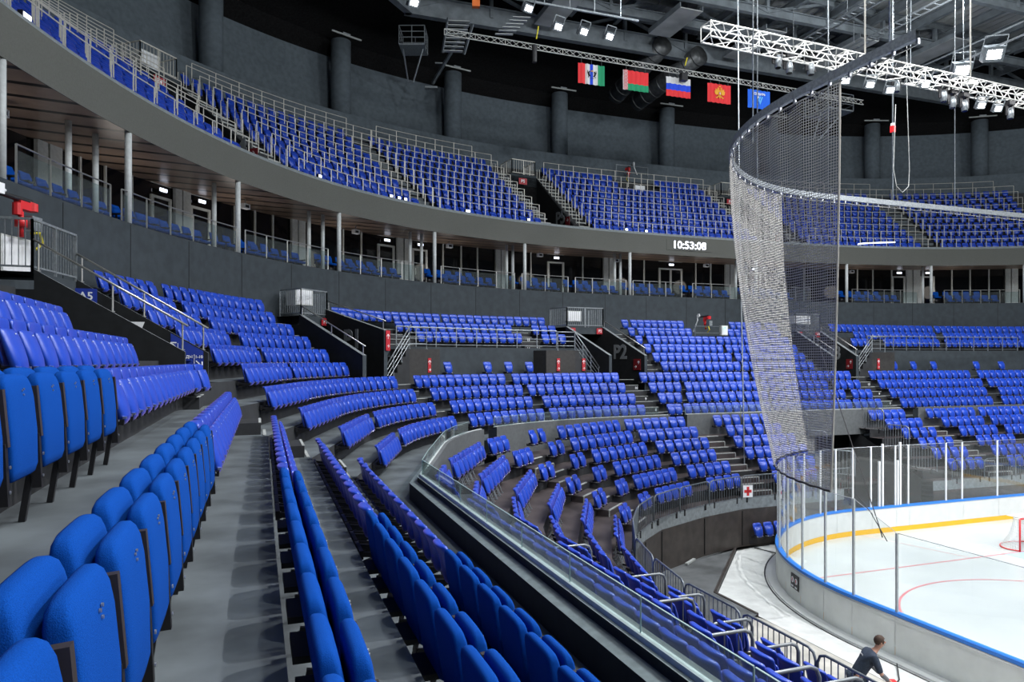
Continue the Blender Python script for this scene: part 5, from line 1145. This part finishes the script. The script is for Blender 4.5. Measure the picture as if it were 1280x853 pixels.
b.bar(at(560, 22, 39), at(553, 66, 39.5), .06, .16, beamm); b.bar(at(591, 30, 39), at(580, 68, 39.5), .06, .16, beamm); o = b.build('access_ladder'); tag(o, 'steep grey metal stair hanging from the roof beside the flag truss', 'ladder')
b = MB()
for i in range(6): b.box(at(652 - i * 4.4, 22 + i * 4.2, 36), (.9, .16, .03), deckm, R(-15))
o = b.build('access_ladder'); tag(o, 'short ladder of pale rungs under the roof by the yellow strap', 'ladder')
b = MB(); b.bar(at(586, 28, 40), at(541, 104, 46), .16, .16, beamm); b.box(at(539, 110, 46), (.8, .4, .12), galv, R(-15)); b.box(at(549, 79, 45), (.5, .12, .06), galv, R(-15)); o = b.build('hanging_strut'); tag(o, 'long dark slanting strut hanging down before the dark upper wall', 'strut')
# cable trays and lamp rails running along the hall on the far side
for i, (X, Z, lb) in enumerate(((2.0, 25.5, 'nearer'), (6.5, 26.2, 'farther'))):
    b = MB()
    for s in (-.3, .3): b.bar((X + s, 12, Z), (X + s, 42, Z), .05, .1, galv)
    for y in np.arange(12.3, 42, .6): b.bar((X - .3, y, Z), (X + .3, y, Z), .04, .04, galv)
    for y in np.arange(13, 42, 4): b.bar((X - .3, y, Z), (X - .3, y, 27.6), .03, .03, galv)
    o = b.build('cable_tray'); tag(o, f'grey ladder-like cable tray under the roof, the {lb} of two', 'cable tray')
b = MB(); b.bar((5, 20, 21.9), (5, 37, 21.9), .08, .08, galv); b.bar((5, 20, 22.5), (5, 37, 22.5), .06, .06, galv)
for y in range(21, 38, 3): b.bar((5, y, 21.9), (5, y, 27.6), .03, .03, galv)
o = b.build('lamp_bar'); tag(o, 'long lamp bar hung under the roof past the net track', 'bar')
b = MB(); b.tube([(-21.9, 36, 22.55), (-11.4, 36, 22.55)], .055, galv, 8)
for x in (-20.5, -18.2, -16, -14.8, -13.6, -12.3): b.bar((x, 36, 22.55), (x, 36, 27.6), .03, .03, galv)
o = b.build('lamp_bar'); tag(o, 'grey lamp pipe over the far seats carrying five lit floodlights', 'bar')
# ------------------------------------------------------------------ lamps
def floodlight(pos, aim, label, lit=True, s=1.0, power=0, spot=150, group=None, ls=1):
    pos = np.array(pos, float); a = np.array(aim, float) - pos; a /= np.linalg.norm(a); rz = math.atan2(a[1], a[0]); tilt = math.asin(a[2])
    o = empty('floodlight', tuple(pos), 0, label, 'lamp', group); o.rotation_euler = (0, -tilt, rz)
    b = MB(); b.box((-.12 * s, 0, 0), (.24 * s, .46 * s, .36 * s), barrierm); b.box((-.28 * s, 0, 0), (.1 * s, .34 * s, .26 * s), blackm); b.build('housing', o)
    b = MB(); b.box((.008, 0, 0), (.012, .31 * s, .21 * s), lens if lit else mirrorb); b.build('lens', o)
    b = MB()
    for y in (-.26, .26): b.bar((-.1 * s, y * s, 0), (-.1 * s, y * s, .42 * s), .03, .04, galv)
    b.bar((-.1 * s, -.26 * s, .42 * s), (-.1 * s, .26 * s, .42 * s), .03, .04, galv); b.build('yoke', o)
    if power:
        l = bpy.data.lights.new('lamp_beam', 'SPOT'); l.energy = power; l.spot_size = R(spot); l.spot_blend = .45; l.shadow_soft_size = .12; l.color = (1, .985, 1)
        lo = bpy.data.objects.new('lamp_beam', l); COL.objects.link(lo); lo.parent = o; lo.location = (.06, 0, 0); lo.rotation_euler = (0, R(-90), 0)
    return o
AIM = (-8, 20, 0)
for i, (u, v) in enumerate(((517, 5), (660, 12), (697, 35), (729, 41), (761, 47))):
    k = (u - 640) / FPX; d = (36 - CAM[1]) / (CS - SN * k); p = at(u, v, d); floodlight((p[0], p[1] - .1, p[2]), (p[0] + 7, 8, 2), f'lit floodlight on the pipe above the far seats, {ordn(i + 1)} counted towards the flags', group='floodlights on the lamp pipe')
def ontruss(u, v, dy=0): k = (u - 640) / FPX; d = (28.5 + dy - CAM[1]) / (CS - SN * k); return at(u, v, d)
for i, (u, v) in enumerate(((1057, 101), (1088, 106), (1113, 113), (1157, 106), (1227, 132), (1248, 136))):
    floodlight(ontruss(u, v), (ontruss(u, v)[0] - 8, 6, 2), f'lit lamp under the bright lighting truss, {ordn(i + 1)} from its free end', s=.8, group='lit lamps under the truss')
for i, (y, z) in enumerate(((33.05, 21.43), (31.44, 21.56))): floodlight((5, y, z), (-10, 8, 2), f'dazzling floodlight on the long lamp bar, the {"farther" if i == 0 else "nearer"} of two', s=1.9)
def mover(p, label):
    o = empty('stage_lamp', p, 0, label, 'stage lamp', 'unlit stage lamps under the truss'); b = MB(); b.box((0, 0, .08), (.34, .26, .16), blackm); b.build('base', o)
    b = MB(); b.bar((-.17, 0, 0), (-.17, 0, -.42), .05, .14, blackm); b.bar((.17, 0, 0), (.17, 0, -.42), .05, .14, blackm); b.build('yoke', o)
    b = MB(); b.tube([(0, 0, -.12), (0, -.02, -.3), (0, -.03, -.55)], [.10, .13, .115], galv, 14); b.build('head', o, True); b = MB(); b.tube([(0, -.03, -.55), (0, -.031, -.57)], .10, mirrorb, 14); b.build('lens', o)
for i, (u, v) in enumerate(((972, 66), (986, 73), (1013, 75), (1120, 97), (1179, 110), (1190, 118), (1205, 122), (1262, 132))): mover(ontruss(u, v), f'unlit black stage lamp head under the lighting truss, {ordn(i + 1)} from its free end')
b = MB(); b.tube([ontruss(960, 64), ontruss(1056, 92)], .03, alum, 6); o = b.build('lamp_pipe'); tag(o, 'short bright pipe slung beneath the lighting truss', 'pipe')
b = MB(); p = at(673, 33, 33); b.tube([p, tuple(np.array(p) - (.1, 0, .6))], .028, yellowm, 6); b.tube([tuple(np.array(p) - (.2, 0, .9)), tuple(np.array(p) - (.2, 0, 1.7))], .12, blackm, 8); o = b.build('chain_hoist'); tag(o, 'black chain hoist with yellow strap hanging at the flag truss', 'hoist')
b = MB(); p = at(859, 72, 42); b.tube([p, tuple(np.array(p) - (.15, 0, .5))], .035, yellowm, 6); b.box(tuple(np.array(p) - (.25, 0, 1.2)), (.4, .3, .45), blackm); o = b.build('chain_hoist'); tag(o, 'black chain hoist with yellow strap over the tricolour flag', 'hoist')
b = MB(); b.box((0, 0, 0), (.35, .25, .3), mat('orange_case', (.75, .16, .02), .5)); o = b.build('junction_box', None, False, at(595, 5, 33), R(-15)); tag(o, 'small orange junction box on the lamp pipe', 'box')
# sports floodlights over the rink (most of them out of the picture)
PW = 5200; HP = 2600
for i, y in enumerate((-22, -13, -4, 4, 10, 16, 24)):
    for sx in (-1, 1): floodlight((-10.5 if sx < 0 else 14.6, y, 26.2), (sx * 7.0, y + 1, 0), f'roof floodlight over the {"near" if sx < 0 else "far"} boards, {ordn(i + 1)} along the rink', power=PW * ({16: 3.6, 10: 1.2}.get(y, .55) if sx < 0 else 1), spot=140, s=1.2)
for i, (x, y) in enumerate(((-6, 28), (6, 28))): floodlight((x, y, 26.5), (x * .6, 23, 0), f'roof floodlight over the end of the rink, {ordn(i + 1)}', power=PW, spot=146, s=1.2)
# house lights without fixtures, added under the roof to brighten stands and walls
def fill(x, y, z, e, r=.5):
    l = bpy.data.lights.new('roof_fill', 'POINT'); l.energy = e; l.shadow_soft_size = r; l.color = (.93, .97, 1); o = bpy.data.objects.new('roof_fill', l); COL.objects.link(o); o.location = (x, y, z)
for x, y in ((-19, -14), (-20, 4), (-19, 20), (-9, 31), (5, 33), (19, 22), (20, 2), (0, 12)): fill(x, y, 24.6, HP * (1.6 if x < -15 and y > 0 else 1))
# ------------------------------------------------------------------ crowd barriers of the lower tier
def barrier(name, p, q, z0, z1, label, m=barrierm, gap=.135, rc=.16, group=None, r=.022):
    o = empty(name, (0, 0, 0), label=label, cat='barrier', group=group); p, q = np.array(p, float), np.array(q, float); L = np.hypot(*(q - p)); d = (q - p) / L; P = lambda a, z: (*(p + d * a), z)
    pts = [P(0, z0), P(0, z1 - rc), P(rc * .3, z1 - rc * .3), P(rc, z1), P(L - rc, z1), P(L - rc * .3, z1 - rc * .3), P(L, z1 - rc), P(L, z0)]
    b = MB(); b.tube(pts, r, m, 8); b.build('tube_frame', o, True); b = MB(); n = max(2, int(L / gap))
    for i in range(1, n): b.tube([P(L * i / n, z0 + .06), P(L * i / n, z1 - .01)], .010, m, 5)
    b.bar(P(0, z0 + .06), P(L, z0 + .06), .03, .03, m); b.build('baluster_grille', o)
    b = MB()
    for a in (.25, L - .25): b.box(P(a, z0 - .02), (.06, .06, .22), blackm)
    b.build('bracket', o); return o
tubem = mat('barrier_tube', (.20, .22, .23), .38, metal=.45)
FP = rs(lcurve(.42), .05); FP = FP[(FP[:, 1] > 9.0)]
pl_ = [FP[0]]; idx = 0
cuts = [22.9]
i = 0; k = 0
while i < len(FP) - 1:
    step = 36 if FP[i][1] < 22.5 and FP[i][0] < -15 else 38; j = min(len(FP) - 1, i + step); a, c = FP[i], FP[j]
    if -4.9 < a[0] < .2 and a[1] > 25 or c[0] > 8: i = j; continue
    near_ = a[1] < 22.4 and a[0] < -15; k += 1
    e = (c - a) / (np.hypot(*(c - a)) + 1e-9) * .02
    lab = f'{"tall " if near_ else ""}dark grey barred barrier panel along the lower tier edge, {ordn(k)} towards the rink end'
    barrier('crowd_barrier', a + e, c - e, 1.25 if near_ else 1.86, 2.75, lab); i = j
for k, (x0, x1, y, z) in enumerate(((-21.05, -20.1, 19.75, 2.98), (-21.0, -20.1, 18.45, 2.98), (-20.95, -20.1, 17.15, 2.98), (-20.95, -20.1, 16.1, 2.98), (-20.95, -20.1, 14.9, 2.98))):
    barrier('tube_barrier', (x0, y), (x1, y), 1.95, z, f'bent grey tube barrier across the front rows, {ordn(k + 1)} from the bend', m=tubem, gap=.2, rc=.14, r=.026)
for k, (x0, x1, y, z) in enumerate(((-22.45, -21.5, 20.2, 3.56), (-22.4, -21.4, 16.85, 3.56), (-22.3, -21.4, 15.5, 3.56), (-22.3, -21.4, 14.3, 3.56), (-22.3, -21.4, 13.1, 3.56))):
    barrier('tube_barrier', (x0, y), (x1, y), 2.62, z, f'bent grey tube barrier across rows three and four, {ordn(k + 1)} from the bend', m=tubem, gap=.2, rc=.14, r=.026)
# slanted barred fences by the ice gate
for k, (x, y, z) in enumerate(((-5.3, 34.2, 3.8), (-4.95, 33.4, 3.0), (-4.9, 31.9, 2.3))): barrier('gate_fence', (x, y), (x + .9 * .8, y - 1.2), z, z + 1.05, f'grey barred fence stepping down beside the ice gate, {ordn(k + 1)} from the parapet', m=galv, gap=.14)
for k, (x, y, z) in enumerate(((.2, 34.6, 3.8), (.2, 33.2, 3.1), (.2, 31.8, 2.3))): barrier('gate_fence', (x, y), (x, y - 1.3), z, z + 1.05, f'grey barred fence beyond the ice gate, {ordn(k + 1)} from the parapet', m=galv, gap=.14)
b = MB(); b.box((-2.9, 35.0, 1.8), (.7, .5, 3.6), concrete); b.build('column', kind='structure'); b = MB(); b.box((-1.6, 35.5, 2.2), (.45, .1, .7), galv); o = b.build('wall_cabinet'); tag(o, 'small pale cabinet on the dark wall inside the ice gate', 'cabinet')
b = MB(); b.box((-3.15, 34.62, 3.7), (.5, .06, .16), smalllamp); o = b.build('exit_light'); tag(o, 'small lit sign lamp under the parapet at the ice gate', 'lamp')
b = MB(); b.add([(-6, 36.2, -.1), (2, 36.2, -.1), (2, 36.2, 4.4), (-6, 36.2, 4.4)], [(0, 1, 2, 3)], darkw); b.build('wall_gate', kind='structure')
# red cross plate
q = FP[np.abs(FP[:, 0] + 10.05).argmin()]; o = plate('first_aid_sign', (q[0] + .03, q[1] - .06, 2.16), .40, .46, R(-98), whitep, 'white plate with a red cross on the barred barrier')
b = MB(); b.box((.014, 0, 0), (.008, .10, .34), redm); b.box((.014, 0, 0), (.008, .30, .11), redm); b.build('red_cross', o)
# ------------------------------------------------------------------ the technician at the boards
def skin(name, verts, edges, radii, m, parent=None, root=0, sub=2):
    me = bpy.data.meshes.new(name); me.from_pydata(verts, edges, []); me.materials.append(m); o = bpy.data.objects.new(name, me); COL.objects.link(o); o.parent = parent
    md = o.modifiers.new('skin', 'SKIN'); md.use_smooth_shade = True
    for i, r in enumerate(radii): o.data.skin_vertices[0].data[i].radius = (r, r) if not hasattr(r, '__len__') else r; o.data.skin_vertices[0].data[i].use_root = (i == root)
    s = o.modifiers.new('sub', 'SUBSURF'); s.levels = s.render_levels = sub; return o
# local frame: +x = facing, y = left
J = dict(pel=(0, 0, .95), sp1=(.06, 0, 1.10), sp2=(.17, 0, 1.27), ch=(.27, 0, 1.41), nk=(.35, 0, 1.50), nk2=(.39, 0, 1.56), hd=(.43, 0, 1.63), hd2=(.45, 0, 1.71),
 lsh=(.27, .18, 1.42), lel=(.33, .26, 1.14), lwr=(.50, .17, .97), lhd=(.56, .14, .93), rsh=(.27, -.18, 1.42), rel=(.36, -.27, 1.15), rwr=(.53, -.17, .99), rhd=(.59, -.14, .95),
 lhp=(.0, .10, .90), lkn=(.10, .13, .50), lan=(-.02, .13, .09), lto=(.14, .15, .04), rhp=(.0, -.10, .90), rkn=(.16, -.14, .51), ran=(.08, -.14, .09), rto=(.24, -.16, .04))
names = list(J); V = [J[n] for n in names]; ix = names.index
E_ = [('pel', 'sp1'), ('sp1', 'sp2'), ('sp2', 'ch'), ('ch', 'nk'), ('nk', 'nk2'), ('nk2', 'hd'), ('hd', 'hd2'), ('ch', 'lsh'), ('lsh', 'lel'), ('lel', 'lwr'), ('lwr', 'lhd'), ('ch', 'rsh'), ('rsh', 'rel'), ('rel', 'rwr'), ('rwr', 'rhd'), ('pel', 'lhp'), ('lhp', 'lkn'), ('lkn', 'lan'), ('lan', 'lto'), ('pel', 'rhp'), ('rhp', 'rkn'), ('rkn', 'ran'), ('ran', 'rto')]
RD = dict(pel=.13, sp1=.12, sp2=.13, ch=.13, nk=.055, nk2=.05, hd=.085, hd2=.075, lsh=.06, lel=.042, lwr=.028, lhd=.032, rsh=.06, rel=.042, rwr=.028, rhd=.032, lhp=.09, lkn=.06, lan=.042, lto=.035, rhp=.09, rkn=.06, ran=.042, rto=.035)
man = empty('person', (-16.6, 18.45, 0), -YAW - R(8), 'person in dark navy work clothes leaning forward with a red tool at the boards', 'person')
skin('body', V, [(ix(a), ix(c)) for a, c in E_], [RD[n] for n in names], skinm, man)
# fingers around the grips
for s, w in (('l', 1), ('r', -1)):
    for f in range(4):
        x, y, z = J[s + 'hd']; y0 = y + w * (.022 - .015 * f) * 0; vv = [(x, y, z), (x + .03, y - w * .012 + (f - 1.5) * .017, z - .015), (x + .055, y + (f - 1.5) * .018, z - .045), (x + .035, y + (f - 1.5) * .017, z - .07)]
        skin('finger', vv, [(0, 1), (1, 2), (2, 3)], [.012, .009, .0085, .007], skinm, man, 0, 1)
    x, y, z = J[s + 'hd']; skin('thumb', [(x - .01, y, z), (x + .02, y - w * .035, z - .01), (x + .045, y - w * .03, z - .04)], [(0, 1), (1, 2)], [.012, .010, .008], skinm, man, 0, 1)
def sub(nl, el, rd, nm, m):
    skin(nm, [J[n] for n in nl], [(nl.index(a), nl.index(c)) for a, c in el], rd, m, man)
sub(['pel', 'sp1', 'sp2', 'ch', 'nk', 'lsh', 'lel', 'rsh', 'rel'], [('pel', 'sp1'), ('sp1', 'sp2'), ('sp2', 'ch'), ('ch', 'nk'), ('ch', 'lsh'), ('lsh', 'lel'), ('ch', 'rsh'), ('rsh', 'rel')], [.15, .145, .155, .15, .062, .082, .06, .082, .06], 'jersey', navy)
sub(['lel', 'lwr'], [('lel', 'lwr')], [.058, .040], 'sleeve', greysl); sub(['rel', 'rwr'], [('rel', 'rwr')], [.058, .040], 'sleeve', greysl)
sub(['pel', 'lhp', 'lkn', 'lan', 'rhp', 'rkn', 'ran'], [('pel', 'lhp'), ('lhp', 'lkn'), ('lkn', 'lan'), ('pel', 'rhp'), ('rhp', 'rkn'), ('rkn', 'ran')], [.145, .115, .085, .062, .115, .085, .062], 'trousers', navy)
for s in 'lr': x, y, z = J[s + 'to']; b = MB(); b.loft([(0, x - .07, .05, .14), (.05, x - .07, .05, .14), (.09, x - .1, .04, .08)], blackm, 12); o = b.build('shoe', man, True); o.location = (0, y, 0)
import bmesh
def ball(nm, c, r, sc, m, cut=None):
    bm = bmesh.new(); bmesh.ops.create_uvsphere(bm, u_segments=20, v_segments=14, radius=r)
    for v in bm.verts: v.co = (v.co.x * sc[0], v.co.y * sc[1], v.co.z * sc[2])
    if cut: bmesh.ops.delete(bm, geom=[v for v in bm.verts if cut(v.co)], context='VERTS')
    me = bpy.data.meshes.new(nm); bm.to_mesh(me); bm.free(); me.materials.append(m)
    for p in me.polygons: p.use_smooth = True
    o = bpy.data.objects.new(nm, me); COL.objects.link(o); o.parent = man; o.location = c; return o
ball('hair', (.425, 0, 1.695), .105, (1.0, .88, 1.0), hairm, lambda c: c.z < -.05 and c.x > -.02 or c.z < -.085 or (c.x > .065 and c.z < .04))
for s in (-1, 1): ball('ear', (.43, s * .086, 1.665), .02, (.8, .5, 1.3), skinm)
ball('nose', (.525, 0, 1.66), .016, (1.2, .8, 1.3), skinm); b = MB()
for s in (-.03, .03): b.box((.508, s, 1.69), (.008, .018, .008), blackm)
b.box((.512, 0, 1.615), (.008, .04, .006), reddark); b.build('face_features', man)
b = MB(); b.box((.02, 0, 1.435), (.004, .14, .03), whitep); o = b.build('back_print', man); o.location = (.075, 0, -.02); o.rotation_euler = (0, R(-25), 0) if 0 else (0, 0, 0)
tl_ = empty('power_tool', (man.location[0], man.location[1], 0), man.rotation_euler[2], 'red power tool with handles held by the person at the boards', 'tool')
b = MB(); b.tube([(.57, -.24, .90), (.60, .24, .90)], .016, blackm, 8); b.build('handle', tl_); b = MB(); b.box((.66, 0, .84), (.16, .2, .15), redm); b.tube([(.66, 0, .8), (.80, 0, .50)], .05, redm, 10); b.build('motor_body', tl_); b = MB(); b.tube([(.80, 0, .5), (.95, 0, .08)], .025, blackm, 8); b.tube([(.95, 0, .10), (.96, 0, .04)], .09, redm, 12); b.build('shaft', tl_)
b = MB(); b.tube([(-15.2, 18.3, .03), (-14.9, 18.7, .03), (-14.85, 19.3, .03), (-14.2, 19.6, .05), (-13.6, 20.2, .08)], .015, blackm, 6); o = b.build('floor_cable', None, True); tag(o, 'thin dark cable lying on the white floor by the boards', 'cable')
b = MB(); b.tube([(-9.9, 29.9, .04), (-9.6, 29.0, .04), (-8.9, 28.95, .04), (-8.7, 29.2, .06)], .018, blackm, 6); o = b.build('floor_cable', None, True); tag(o, 'thin dark cable on the white floor behind the rink corner', 'cable')
b = MB(); b.tube([(-9.05, 29.6, .02), (-8.95, 29.2, 1.6)], .014, galv, 5); b.tube([(-8.6, 29.7, .02), (-8.95, 29.2, 1.6)], .014, galv, 5); o = b.build('light_stand'); tag(o, 'thin leaning metal stand against the outside of the rink corner', 'stand')
b = MB(); b.tube([at(1020, 420, 27), at(1098, 655, 18.6), at(1103, 672, 18.2)], .014, blackm, 5); b.tube([at(1070, 618, 18.9), at(1088, 640, 18.7), at(1109, 677, 17.9)], .012, blackm, 5)
o = b.build('slack_cable', None, True); tag(o, 'dark cord slanting down inside the glass to the ice', 'cord')
# ------------------------------------------------------------------ world and view
w = bpy.data.worlds.new('world'); SC.world = w; w.use_nodes = True; w.node_tree.nodes['Background'].inputs[0].default_value = (.03, .04, .05, 1); w.node_tree.nodes['Background'].inputs[1].default_value = .3
SC.view_settings.view_transform = 'Standard'; SC.view_settings.look = 'None'; SC.view_settings.gamma = 1; SC.view_settings.use_curve_mapping = False; SC.view_settings.exposure = 0
SC.cycles.use_denoising = True; SC.cycles.max_bounces = 7; SC.cycles.diffuse_bounces = 4; SC.cycles.glossy_bounces = 3; SC.cycles.transparent_max_bounces = 24; SC.cycles.sample_clamp_indirect = 4; SC.cycles.use_light_tree = True
